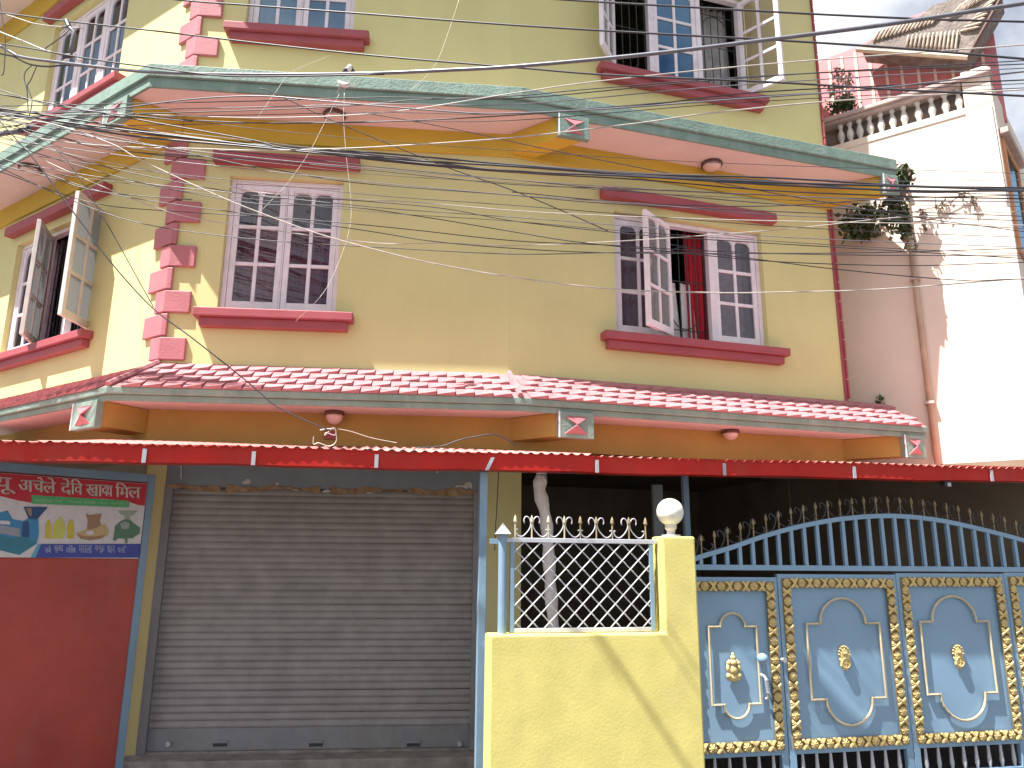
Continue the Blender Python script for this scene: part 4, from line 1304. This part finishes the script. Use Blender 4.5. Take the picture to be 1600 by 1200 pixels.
# ================================================================== white wrapped pole behind the lattice
pp = [FA.at(x, y, -0.75) for x, y in ((847, 712), (846, 742), (843, 765), (850, 795), (855, 830), (858, 880), (861, 930), (865, 985), (868, 1060))]
pp.append(V((pp[-1].x + 0.01, pp[-1].y, 0.0)))
pts = spline(pp, 6)
rad = [0.048 + 0.006 * sin(i * 0.9) + (0.006 if 8 < i < 16 else 0) for i in range(len(pts))]
rad[:5] = [0.042, 0.043, 0.040, 0.044, 0.05]
WP = thing('wrapped_pole', (pp[-1].x, pp[-1].y, 0), 'crooked pole wrapped in white cloth standing behind the lattice railing', 'pole')
MB().tube(pts, rad, 14).build('wrapped_shaft', K['bark'], WP, smooth=True)
tw = MB()
for k in range(4):
    z = pp[1].z - 0.012 * k
    tw.tube(arc(V((pp[1].x, pp[1].y, z)), 0.046, 0, 2 * pi, 14, V((1, 0, 0.1)), V((0, 1, 0.05))), 0.003, 4)
tw.build('tie_wire', K['iron'], WP)

# ================================================================== neighbour house at the right
NB = thing('cream_house', FN.P(0, 0), 'sunlit cream neighbour house with a baluster parapet behind the right corner', 'house')
zr1 = FN.sz(1400, 160)[1]
zr0 = zr1 - 0.29
sEdge = FN.sz(1574, 300)[0]                            # negative: towards the street
nfar = 1.45
b0s, b1s = FN.sz(1505, 150)[0], nfar
MB().quad(FN.P(sEdge, 2.66), FN.P(nfar, 2.66), FN.P(nfar, zr0 - 0.06), FN.P(sEdge, zr0 - 0.06)).build('wall', K['nwall'], NB)
MB().quad(FN.P(sEdge, 0), FN.P(nfar, 0), FN.P(nfar, 2.66), FN.P(sEdge, 2.66)).build('wall', K['dark'], NB)  # lower part coloured dark to paint in the carport shade
FN2 = Facet(*FN.P(sEdge, 0).xy, 42)
MB().quad(FN2.P(0, 0), FN2.P(3.5, 0), FN2.P(3.5, zr1 - 0.1), FN2.P(0, zr1 - 0.1)).quad(FN2.P(3.5, 0), FN2.P(3.5, 0, -4), FN2.P(3.5, zr1 - 0.1, -4), FN2.P(3.5, zr1 - 0.1)).build('wall', K['nwall'], NB)
MB().box(FN, sEdge + 0.0, b0s, zr0 - 0.06, zr1 + 0.12, -0.16, -0.001).build('parapet_block', K['nwall'], NB, bevel=0.01)
MB().box(FN, sEdge - 0.02, nfar, zr1, zr1 + 0.055, -0.19, 0.05).build('rail', K['nrail'], NB, bevel=0.01)
MB().box(FN, b0s + 0.01, nfar, zr1 - 0.035, zr1 - 0.001, -0.15, 0.02).build('rail', K['nrail'], NB, bevel=0.006)
MB().box(FN, b0s + 0.002, nfar, zr0 - 0.12, zr0 - 0.035, -0.16, 0.012).build('kerb', K['nwall'], NB, bevel=0.006)
MB().quad(FN.P(sEdge, zr0 - 0.05, -0.15), FN.P(nfar, zr0 - 0.05, -0.15), FN.P(nfar, zr0 - 0.05, -4), FN.P(sEdge, zr0 - 0.05, -4)).build('terrace_floor', K['concrete'], NB)
MB().quad(FN.P(b0s, zr0 - 0.045, -0.155), FN.P(nfar, zr0 - 0.045, -0.155), FN.P(nfar, zr1 - 0.01, -0.155), FN.P(b0s, zr1 - 0.01, -0.155)).build('terrace_shade_sheet', K['rooftile'], NB)  # added dark sheet that paints terrace shade between the balusters
bh = zr1 - 0.035 - (zr0 - 0.035)
bal = MB().lathe((0, 0, 0), [(0.034, 0), (0.034, bh * .1), (0.022, bh * .14), (0.030, bh * .25), (0.044, bh * .42), (0.036, bh * .58), (0.022, bh * .72), (0.020, bh * .8), (0.030, bh * .86), (0.034, bh * .9), (0.034, bh)], 12).mesh('baluster', K['baluster'], smooth=True)
xs_ = [1495, 1474, 1453, 1432, 1410, 1392, 1374, 1357, 1341, 1326, 1312]
for px in xs_:
    s = FN.sz(px, 190 - (px - 1310) * 0.3, -0.06)[0]
    place('baluster', bal, NB, FN.mtx(s, zr0 - 0.035, -0.07))
# drainpipe and its clamp
sp_ = FN.sz(1432, 450)[0]
MB().tube([FN.P(sp_, 2.5, 0.045), FN.P(sp_, 6.0, 0.045)], 0.03, 10).build('drainpipe', K['pipe'], NB, smooth=True)
for z in (3.3, 4.7, 5.8):
    MB().box(FN, sp_ - 0.05, sp_ + 0.05, z, z + 0.03, 0.001, 0.09).build('pipe_clamp', K['nrail'], NB)
# conduit at the outer corner, window with orange frame on the next wall
MB().tube([FN.P(sEdge + 0.02, 5.4, 0.02), FN.P(sEdge + 0.03, zr0 - 0.08, 0.02)], 0.012, 6).build('conduit', K['greycase'], NB)
w0, wz = 0.10, FN2.sz(1592, 262)[1] - 0.12
fm = MB()
fm.box(FN2, w0, w0 + 0.09, wz - 1.35, wz, -0.03, 0.03).box(FN2, w0 + 0.81, w0 + 0.9, wz - 1.35, wz, -0.03, 0.03).box(FN2, w0 + 0.09, w0 + 0.81, wz - 0.08, wz, -0.03, 0.029).box(FN2, w0 + 0.09, w0 + 0.81, wz - 1.35, wz - 1.27, -0.03, 0.029)
nw = fm.build('window', K['orange'], NB, bevel=0.004)
MB().box(FN2, w0 + 0.09, w0 + 0.81, wz - 1.27, wz - 0.08, 0.004, 0.01).build('pane', K['blueglass'], nw)
MB().box(FN2, w0 - 0.05, w0 + 1.0, wz + 0.02, wz + 0.09, 0.001, 0.09).build('window_hood', K['nrail'], nw, bevel=0.008)
# pink clad attic wall with cream battens
oP = -0.62
aL, aR = nfar, FN.sz(1560, 100, oP)[0]
zA = lambda s: 8.25
top_l = FN.sz(1288, 92, oP)
top_r = FN.sz(1345, 72, oP)
pk = MB()
zk = FN.sz(1440, 20, oP)[1]
poly = [FN.P(aR, zr0, oP), FN.P(aL, zr0, oP), FN.P(aL, top_l[1] - 0.25, oP), FN.P(*top_l, oP), FN.P(*top_r, oP), FN.P(FN.sz(1400, 40, oP)[0], zk, oP), FN.P(aR, zk, oP)]
pk.prism(poly, -FN.n * 0.08)
attic = pk.build('attic_cladding', K['pinksheet'], NB)
for px in (1298, 1318, 1340, 1362, 1386, 1410, 1436, 1462, 1490, 1540):
    s, _z = FN.sz(px, 120, oP)
    ztop_ = min(zk - 0.1, FN.sz(px, 76 + max(0, 1345 - px) * 0.35, oP)[1])
    MB().box(FN, s - 0.016, s + 0.016, zr0 + 0.01, ztop_ - 0.02, oP + 0.001, oP + 0.016).build('batten', K['batten'], attic)
# the carved tile roof over the attic
oR = -0.22
Pn = lambda px, py, o=oR: FN.P(*FN.sz(px, py, o), o)
edge = [(1345, 76), (1512, 88), (1566, -6), (1560, -40), (1470, -40), (1482, 2), (1458, 8), (1440, 24), (1420, 34), (1385, 46)]
rf = MB().prism([Pn(*e) for e in edge], -FN.n * 0.34)
roof = rf.build('carved_roof', K['rooftile'], NB)
MB().tube([Pn(1338, 78, oR + 0.02), Pn(1512, 90, oR + 0.02)], 0.028, 6).build('eave_board', K['eave'], roof)
MB().tube([Pn(1512, 90, oR + 0.02), Pn(1570, -12, oR + 0.02)], 0.024, 6).build('eave_board', K['brown'], roof)
def rib(x0, y0, x1, y1, r):
    a_, b_ = Pn(x0, y0, oR + 0.01), Pn(x1, y1, oR + 0.025)
    MB().tube([a_, a_.lerp(b_, 0.15), a_.lerp(b_, 0.85), b_], [r * .5, r, r * 0.9, r * .4], 7).build('roof_rib', K['thatch'], roof, smooth=True)
for i in range(13):
    rib(1416 + i * 6.4, 73 + i * 0.5, 1420 + i * 6.4, 54 - i * 0.6, 0.015)
for i in range(15):
    rib(1364 + i * 6.5, 65 - i * 1.9, 1376 + i * 6.5, 46 - i * 1.75, 0.015)
for i in range(9):
    rib(1500 + i * 6, 49 - i * 6, 1531 + i * 4, 42 - i * 7, 0.017)
for i in range(10):
    rib(1482 + i * 7, 30 - i * 4, 1506 + i * 6, 4 - i * 4, 0.019)

# ================================================================== plants
def foliage(name, centre_list, nleaf, size, mats, label, cat, stems=(), F=None, seed=1):
    rnd = random.Random(seed)
    base = min((c for c, r in centre_list), key=lambda c: c.z)
    t = thing(name, base, label, cat)
    for mi, (mname, share) in enumerate(mats):
        mb = MB()
        for _ in range(int(nleaf * share)):
            c, r = rnd.choice(centre_list)
            p = c + V((rnd.gauss(0, 1) * r.x, rnd.gauss(0, 1) * r.y, rnd.gauss(0, 1) * r.z)) * 0.5
            d = V((rnd.gauss(0, 1), rnd.gauss(0, 1), rnd.gauss(0, 1) - 0.4)).normalized()
            e = d.cross(V((rnd.gauss(0, 1), rnd.gauss(0, 1), rnd.gauss(0, 1)))).normalized()
            nn = d.cross(e)
            L = size * rnd.uniform(0.6, 1.3)
            w_ = L * 0.32
            mb.add([p, p + d * L * 0.5 + e * w_ + nn * L * 0.06, p + d * L, p + d * L * 0.5 - e * w_ + nn * L * 0.06], [[0, 1, 2], [0, 2, 3]])
        mb.build('foliage', K[mname], t)
    sm_ = MB()
    for path in stems:
        sm_.tube(spline(path, 4), [0.006] * (4 * (len(path) - 1) + 1), 5)
    if stems: sm_.build('stem', K['dryleaf'], t)
    return t
PF = Facet(*(pRe + FR.n * -0.1).xy, 72.96)
A = lambda px, py, o=0.0: PF.at(px, py, o)
foliage('hanging_vine', [(A(1350, 340), V((.16, .12, .12))), (A(1388, 335, .36), V((.16, .12, .16))), (A(1335, 348), V((.12, .1, .08))), (A(1396, 300, .42), V((.08, .08, .16))), (A(1410, 275, .5), V((.09, .08, .10))), (A(1412, 345, .5), V((.05, .05, .2))), (A(1345, 365), V((.14, .06, .05)))],
        1700, 0.078, [('leaf', 0.6), ('leaf2', 0.25), ('dryleaf', 0.15)], 'dark leafy vine hanging from the right end of the upper canopy', 'vine',
        [[A(1330, 345), A(1370, 335, .2), A(1398, 320, .42), A(1410, 280, .5)], [A(1398, 330, .42), A(1414, 360, .5), A(1420, 385, .5)], [A(1360, 340), A(1350, 360), A(1340, 372)]], seed=3)
B = lambda px, py: FN.at(px, py, 0.05)
foliage('dry_creeper', [(B(1462, 322), V((.05, .03, .05))), (B(1478, 318), V((.06, .03, .07))), (B(1505, 304), V((.05, .02, .03))), (B(1522, 312), V((.03, .02, .10))), (B(1440, 330), V((.05, .02, .04))), (B(1428, 385), V((.05, .02, .06))), (B(1445, 352), V((.03, .02, .03)))],
        150, 0.042, [('dryleaf', 0.85), ('leaf', 0.15)], 'dry brown creeper clinging to the sunlit cream wall', 'creeper',
        [[B(1415, 335), B(1440, 328), B(1468, 322), B(1490, 312), B(1508, 303), B(1520, 308), B(1523, 330)], [B(1420, 340), B(1428, 370), B(1432, 395)], [B(1462, 322), B(1461, 308)]], seed=4)
D_ = lambda px, py: FR.at(px, py, -0.25)
foliage('roof_weed', [(D_(1382, 640), V((.10, .1, .07))), (D_(1375, 630), V((.06, .06, .07))), (D_(1395, 648), V((.07, .06, .05))), (D_(1360, 645), V((.05, .05, .03)))],
        900, 0.06, [('leaf', 0.65), ('leaf2', 0.35)], 'small dark bush growing at the right end of the pink tiles', 'bush',
        [[D_(1380, 655), D_(1378, 635), D_(1372, 622)], [D_(1382, 655), D_(1390, 636), D_(1388, 625)]], seed=5)
E_ = lambda px, py: FN.at(px, py, -0.12)
foliage('flowering_shrub', [(E_(1310, 118), V((.10, .1, .10))), (E_(1325, 125), V((.08, .08, .12))), (E_(1303, 140), V((.08, .08, .10))), (E_(1322, 148), V((.08, .08, .08)))],
        330, 0.05, [('blossom', 0.72), ('leaf2', 0.2), ('leaf', 0.08)], 'pink flowering shrub in front of the pink battened attic', 'shrub',
        [[E_(1312, 175), E_(1312, 140), E_(1306, 112)], [E_(1316, 175), E_(1322, 140), E_(1328, 108)]], seed=6)
foliage('green_shrub', [(E_(1312, 165), V((.13, .1, .06))), (E_(1325, 162), V((.10, .08, .05)))],
        420, 0.06, [('leaf2', 0.6), ('leaf', 0.4)], 'low green shrub at the foot of the pink flowering shrub', 'shrub',
        [[E_(1312, 180), E_(1310, 168), E_(1305, 160)]], seed=7)

# ================================================================== cables
def cable(pts, y0, ang, r, m, label, group=None, name='cable', n=6, jit=0.0, sag=None):
    F = Facet(0, y0, ang)
    q = [F.at(px, py) for px, py in pts]
    # carry the line on past both edges of the view
    if pts[0][0] <= 5: q.insert(0, q[0] + (q[0] - q[1]).normalized() * 2.2)
    if pts[-1][0] >= 1595: q.append(q[-1] + (q[-1] - q[-2]).normalized() * 2.2)
    c = spline(q, 6)
    if jit:
        rnd = random.Random(len(pts) * 7 + int(pts[0][1]))
        c = [p + V((0, rnd.uniform(-jit, jit), rnd.uniform(-jit, jit))) for p in c]
    return single(MB().tube(c, r, n), name, K[m], label, 'cable', group, smooth=True)
G1 = 'cables strung across the front of the house'
cable([(0, 72), (30, 88), (90, 97), (212, 111), (300, 115), (400, 116.5), (500, 116), (600, 114), (700, 109.5), (800, 104), (1000, 86), (1200, 62), (1400, 36), (1600, 5)], 4.12, 107, 0.0115, 'cablegrey', 'thickest grey cable sweeping up to the top right corner of the view', G1, n=8)
cable([(0, 68), (50, 76), (110, 87), (180, 98), (230, 104), (340, 118), (450, 119), (600, 116)], 4.10, 107, 0.0055, 'cable', 'black cable joining the thickest grey cable beside the sunlit upper window', G1)
cable([(0, 84), (20, 88), (45, 100), (75, 104), (110, 102), (200, 110), (300, 116)], 4.14, 107, 0.0065, 'cable', 'short black cable drooping below the thickest cable at its left end', G1)
cable([(0, 20), (112, 34), (240, 48), (400, 67), (575, 86), (750, 101), (825, 107), (950, 117), (1200, 128), (1400, 140), (1600, 150)], 4.35, 105, 0.006, 'cable', 'black cable crossing the left upper window and passing under the thickest cable', G1)
cable([(200, -12), (280, 0), (400, 9), (575, 22), (800, 39), (1050, 54), (1200, 62), (1400, 75), (1600, 92)], 4.2, 106, 0.006, 'cable', 'black cable crossing the upper window panes and ending beside the thickest cable', G1)
cable([(780, -8), (888, 0), (1040, 9), (1200, 18), (1272, 22), (1450, 30), (1600, 34)], 4.3, 105, 0.006, 'cable', 'topmost black cable crossing the upper right window', G1)
cable([(0, 50), (40, 66), (75, 80), (130, 95)], 4.7, 100, 0.006, 'cablelight', 'short pale cable slanting down at the far left end', G1)
cable([(0, 20), (60, 38), (130, 44)], 5.0, 98, 0.004, 'cablelight', 'thin pale wire beside the upper left window lintel', G1)
base = [(0, 175), (125, 195), (225, 210), (400, 229), (600, 246), (800, 263), (1000, 275), (1200, 284), (1425, 295), (1600, 297)]
labs = ['lowest strand of the thick black cable bundle under the upper canopy', 'middle strand of the thick black cable bundle under the upper canopy', 'highest strand of the thick black cable bundle under the upper canopy', 'grey strand woven through the thick black cable bundle', 'loose strand leaving the thick black bundle towards the right']
for i, (dy, a1, m, r) in enumerate(((3, 2.0, 'cable', .0075), (-1, 2.6, 'cable', .008), (-5, 2.0, 'cable', .007), (1, 4.5, 'cablegrey', .006), (6, 3.0, 'cable', .005))):
    pts = [(x, y + dy + a1 * sin(x * 0.011 + i * 1.7) + (0.012 * (x - 800) if i == 4 else 0)) for x, y in base]
    cable(pts, 5.3 + 0.012 * i, 96, r, m, labs[i], G1, n=7)
cable([(0, 147), (150, 175), (300, 202), (400, 220), (450, 232), (600, 246)], 5.25, 96, 0.0055, 'cable', 'black wire joining the thick bundle from above near the corner', G1)
cable([(0, 180), (90, 196), (175, 225), (220, 250), (325, 299), (400, 330), (500, 366), (625, 400), (700, 416), (800, 433), (950, 451), (1100, 457), (1200, 457), (1375, 452), (1600, 435)], 5.5, 92, 0.005, 'cablelight', 'pale lowest cable crossing the bare wall below all the others', G1)
cable([(0, 190), (50, 245), (95, 305), (130, 352), (175, 412), (237, 480), (300, 528), (375, 587), (410, 617), (432, 635), (480, 658), (516, 673)], 5.75, 86, 0.0055, 'cable', 'black service wire dropping past the corner to the knot below the canopy', G1)
cable([(0, 205), (100, 222), (207, 230), (300, 232), (400, 235), (500, 233), (600, 229), (800, 215), (1000, 192), (1100, 178), (1300, 158), (1600, 140)], 5.2, 98, 0.005, 'cablelight', 'pale cable curving up past the bow tie bracket to the right', G1)
cable([(0, 176), (80, 176), (160, 172), (300, 155), (400, 150), (475, 155), (575, 164), (725, 176), (800, 177), (950, 170), (1150, 155), (1350, 140), (1600, 112)], 5.1, 99, 0.0055, 'cablegrey', 'grey cable running along the pink soffit and up past the upper right sill', G1)
cable([(0, 188), (90, 180), (190, 178), (400, 184), (600, 176), (800, 146), (935, 127), (1200, 100), (1600, 70)], 5.1, 100, 0.0045, 'cablelight', 'thin pale cable rising from the soffit across the upper right window', G1)
cable([(0, 200), (90, 186), (180, 182), (400, 192), (600, 190), (800, 180), (1000, 165), (1200, 143), (1600, 125)], 5.15, 99, 0.0045, 'cable', 'thin dark cable below the soffit lamp rising to the right', G1)
cable([(0, 182), (200, 178), (400, 172), (550, 165), (650, 156), (800, 150), (935, 138), (1200, 118), (1600, 100)], 5.15, 99, 0.004, 'cable', 'thin dark wire starting above the soffit lamp', G1)
cable([(405, 138), (420, 142), (470, 165), (512, 185), (625, 232), (700, 262), (800, 297), (880, 330), (950, 361)], 5.6, 90, 0.0042, 'cable', 'dark wire slanting down from the green fascia to the red curtain window', G1)
cable([(560, 175), (650, 190), (740, 208), (850, 232), (1000, 262), (1200, 300), (1400, 335), (1600, 362)], 5.6, 92, 0.0035, 'cable', 'fine dark wire slanting down from the soffit lamp to the right', G1)
thin = [
    [(0, 186), (95, 204), (190, 222), (400, 240), (600, 262), (800, 281), (1000, 300), (1200, 318), (1400, 330), (1600, 338)],
    [(0, 196), (100, 216), (205, 237), (400, 260), (550, 285), (800, 305), (950, 318), (1200, 330), (1400, 338), (1600, 345)],
    [(0, 214), (75, 233), (150, 250), (300, 278), (400, 300), (530, 310), (650, 316), (800, 329), (950, 337), (1200, 345), (1600, 352)],
    [(0, 205), (80, 232), (170, 262), (400, 306), (535, 312), (687, 325), (800, 345), (950, 362), (1040, 370), (1200, 380), (1400, 392), (1600, 404)],
    [(0, 222), (120, 258), (240, 290), (400, 318), (530, 322), (662, 339), (800, 362), (900, 378), (1037, 392), (1200, 408), (1412, 415), (1600, 410)],
    [(0, 268), (80, 297), (165, 321), (300, 332), (462, 342), (625, 357), (800, 376), (950, 383), (1100, 392), (1300, 398), (1600, 400)],
    [(0, 246), (80, 274), (160, 300), (250, 316), (400, 336), (575, 361), (675, 377), (800, 388), (950, 395), (1200, 396), (1400, 394), (1600, 388)],
    [(0, 205), (50, 238), (100, 265), (260, 330), (400, 356), (550, 376), (612, 381), (700, 380), (800, 384), (950, 378), (1100, 368), (1250, 356), (1400, 340), (1600, 330)],
    [(0, 262), (110, 312), (225, 350), (400, 374), (600, 387), (800, 397), (950, 395), (1100, 396), (1300, 420), (1500, 438), (1600, 436)],
    [(0, 192), (90, 214), (180, 235), (400, 250), (600, 268), (800, 288), (1000, 296), (1200, 305), (1400, 312), (1600, 316)],
]
THL = ['thin dark wire just under the thick bundle, uppermost of the thin fan at the left', 'thin dark wire crossing the lintel of the window left of the bare wall',
       'thin pale wire running level under the red curtain window lintel', 'thin dark wire crossing the red curtain window and ending low at the right',
       'thin dark wire ending lowest but one at the right edge', 'thin wire crossing the middle panes of both lower windows', 'thin dark wire of the fan passing the top corner of the left window sash',
       'thin pale wire that dips at the bare wall and climbs back at the right', 'thin wire lowest in the fan where it crosses the left window', 'thin dark wire keeping close below the thick bundle to the right edge']
for i, pts in enumerate(thin):
    cable(pts, 5.45 + 0.02 * (i % 4), 93 + (i % 3), 0.0038, ('cable', 'cable', 'cablelight', 'cable', 'cable')[i % 5], THL[i], 'thin wires fanned out below the thick bundle', n=5)
ex = [[(0, 140), (60, 160), (130, 172), (200, 180), (300, 190)], [(0, 185), (80, 198), (180, 215), (290, 238), (400, 262)], [(0, 258), (70, 275), (160, 300), (300, 312)], [(20, 195), (90, 235), (150, 320), (240, 480)], [(800, 300), (1000, 318), (1200, 322), (1400, 310), (1600, 305)]]
exl = ['thin dark wire above the bundle at the far left edge', 'thin dark wire leaving the bundle downwards at the far left', 'thin dark wire crossing the left soffit lamp', 'slack dark wire hanging down past the left corner quoins', 'thin dark wire running level over the red curtain window lintel']
for pts, lb in zip(ex, exl):
    cable(pts, 5.35, 94, 0.004, 'cable', lb, G1, n=5)
rnd = random.Random(21)
for i in range(9):                                    # fine wires that nothing tells apart
    y0_ = 150 + i * 14 + rnd.uniform(-4, 4)
    yr = 268 + i * 16 + rnd.uniform(-10, 10)
    sg_ = rnd.uniform(6, 26)
    pts = []
    for k in range(9):
        u = k / 8
        pts.append((1600 * u, y0_ + (yr - y0_) * (u ** 0.85) + sg_ * 4 * u * (1 - u) + rnd.uniform(-2, 2)))
    cable(pts, 5.35 + rnd.uniform(-0.1, 0.25), 94 + rnd.uniform(-1.5, 2), rnd.choice((0.0024, 0.0028, 0.0032)), rnd.choice(('cable', 'cable', 'cable', 'cablegrey')),
          'fine wire among the many crossing the whole front of the house', 'fine wires crossing the whole front of the house', n=5)
for i in range(4):
    y0_ = 168 + i * 9 + rnd.uniform(-3, 3)
    yr = 96 + i * 15 + rnd.uniform(-6, 6)
    pts = [(0, y0_), (200, y0_ - 4 + i), (400, y0_ - 8 + i), (600, y0_ - 14 + i * 2), (800, y0_ * 0.75 + yr * 0.25 + 6), (1100, y0_ * 0.45 + yr * 0.55), (1350, y0_ * 0.2 + yr * 0.8), (1600, yr)]
    cable(pts, 5.15 + rnd.uniform(-0.06, 0.06), 99, rnd.choice((0.003, 0.004)), rnd.choice(('cable', 'cablegrey')), 'fine wire among those rising to the right past the upper sill', 'fine wires rising to the right past the upper sill', n=5)
# strings
tw_ = [([(538, 145), (537, 190), (542, 252), (547, 297), (548, 345), (535, 395), (507, 455), (462, 502)], 'white string hanging from the clamp down to the left window sill'),
       ([(530, 147), (507, 192), (482, 240), (450, 285), (427, 310), (407, 330)], 'white string slanting from the clamp to the left window'),
       ([(717, 0), (705, 37), (687, 87), (670, 115), (640, 142)], 'white string hanging down the bare upper wall'),
       ([(515, 87), (457, 112), (430, 145), (400, 187)], 'grey string tied from the upper sill to the soffit edge')]
for pts, lb in tw_:
    cable(pts, 5.95, 87, 0.0019, 'twine', lb, None, 'string', n=4)
for pts, lb in (([(0, 5), (8, 60), (6, 110), (2, 118)], 'drooping black wire loop at the left edge of the view'), ([(52, 100), (40, 112), (38, 125), (42, 140), (44, 175)], 'left one of two black wires hanging beside the upper left window'), ([(58, 102), (48, 125), (43, 135), (50, 158), (45, 185)], 'right one of two black wires hanging beside the upper left window')):
    cable(pts, 5.5, 95, 0.0045, 'cable', lb, None, 'wire', n=5)
# clamps, splices and the knot
FX = Facet(0, 4.35, 105)
t = thing('wire_clamp', FX.at(105, 88), 'dark strain clamp holding two cables in front of the upper left window', 'clamp')
MB().tube([FX.at(104, 32), FX.at(108, 42)], 0.02, 8).build('jaw', K['cable'], t)
MB().tube([FX.at(100, 88), FX.at(112, 87)], 0.018, 8).build('jaw', K['cable'], t)
MB().tube([FX.at(98, 42), FX.at(108, 42), FX.at(116, 50), FX.at(112, 70), FX.at(108, 86)], [0.009, 0.014, 0.015, 0.012, 0.011], 8).tube([FX.at(70, 76), FX.at(100, 55), FX.at(108, 46)], 0.005, 5).build('arm', K['cablegrey'], t, smooth=True)
FY = Facet(0, 5.9, 87)
t = thing('insulator', FY.at(545, 140), 'white porcelain insulator wired to the green fascia below the upper sill', 'insulator')
c1, c2 = FY.at(545, 110), FY.at(538, 131)
MB().tube([c1 + V((-.05, 0, -.03)), c1 + V((-.02, 0, 0)), c1 + V((.02, 0, .01)), c1 + V((.05, 0, -.03))], [0.012, 0.03, 0.028, 0.014], 8).build('black_tape', K['cable'], t, smooth=True)
MB().tube([c2 + V((-.05, 0, .02)), c2 + V((-.03, 0, .0)), c2 + V((.02, 0, -.015)), c2 + V((.045, 0, -.01))], [0.014, 0.022, 0.022, 0.012], 8).lathe(c1 + V((0.01, -.02, 0.0)), [(0.012, -.02), (0.025, 0.0), (0.02, 0.03), (0.006, 0.045)], 10).build('spool', K['porcelain'], t, smooth=True)
wr = MB()
rnd = random.Random(9)
for k in range(7):
    a_ = c2 + V((rnd.uniform(-.04, .05), -0.01, rnd.uniform(-.01, .03)))
    b_ = a_ + V((rnd.uniform(-.09, .12), rnd.uniform(-.02, .02), rnd.uniform(-.10, .06)))
    wr.tube(spline([a_, (a_ + b_) / 2 + V((rnd.uniform(-.05, .05), 0, rnd.uniform(-.05, .05))), b_], 5), 0.003, 4)
wr.build('tie_wire', K['cablelight'], t)
FK = Facet(0, 5.85, 86)
t = thing('wire_knot', FK.at(518, 690), 'looped white wire knot above the awning under the pink lamp', 'wire knot')
mb = MB()
c0 = FK.at(518, 673)
mb.tube(spline([FK.at(*p) for p in ((500, 672), (512, 670), (524, 671), (523, 680), (510, 676), (508, 680), (522, 668), (526, 685), (522, 694), (512, 697), (498, 692), (490, 694), (490, 682))], 5), 0.0034, 5)
mb.tube(spline([FK.at(*p) for p in ((528, 670), (548, 674), (580, 684), (620, 692))], 5), 0.0026, 5)
mb.build('loop', K['cablelight'], t)
MB().box(FC, FC.sz(516, 681, 0.06)[0] - 0.05, FC.sz(516, 681, 0.06)[0] + 0.05, FC.sz(516, 681, 0.06)[1] - 0.03, FC.sz(516, 681, 0.06)[1] + 0.04, 0.052, 0.075).build('hook_plate', K['maroon'], t)
cable([(650, 700), (690, 697), (720, 687), (765, 679), (785, 683), (805, 696)], 6.2, 86, 0.006, 'cable', 'black wire lying along the beam over the awning towards the bow tie bracket', None, 'wire', n=5)
cable([(779, 735), (777, 780), (774, 830), (773, 860)], 6.3, 84, 0.004, 'cable', 'black wire running down beside the blue post left of the railing', None, 'wire', n=5)
FZ = Facet(0, 5.3, 96)
t = thing('splice_box', FZ.at(20, 205), 'grey cable splice wrapped in tape at the far left of the bundle', 'splice')
MB().tube([FZ.at(-12, 214), FZ.at(8, 208), FZ.at(32, 205), FZ.at(52, 198)], [0.012, 0.022, 0.022, 0.012], 10).build('splice_body', K['cablegrey'], t, smooth=True)
MB().tube([FZ.at(30, 205), FZ.at(48, 200)], 0.024, 10).build('tape_wrap', K['cable'], t, smooth=True)
# small flood lamp under the gutter at right
s, z = FA.sz(1478, 752, -0.05)
t = thing('small_bracket', FA.P(s, z, -0.05), 'small dark lamp bracket under the gutter above the gate arch', 'bracket')
MB().box(FA, s - 0.03, s + 0.03, ZB - 0.045, ZB - 0.002, -0.09, -0.03).build('bracket_body', K['iron'], t, bevel=0.004)
MB().box(FA, s - 0.01, s + 0.02, ZB - 0.05, ZB - 0.02, -0.03, -0.02).build('bracket_face', K['whitesteel'], t)
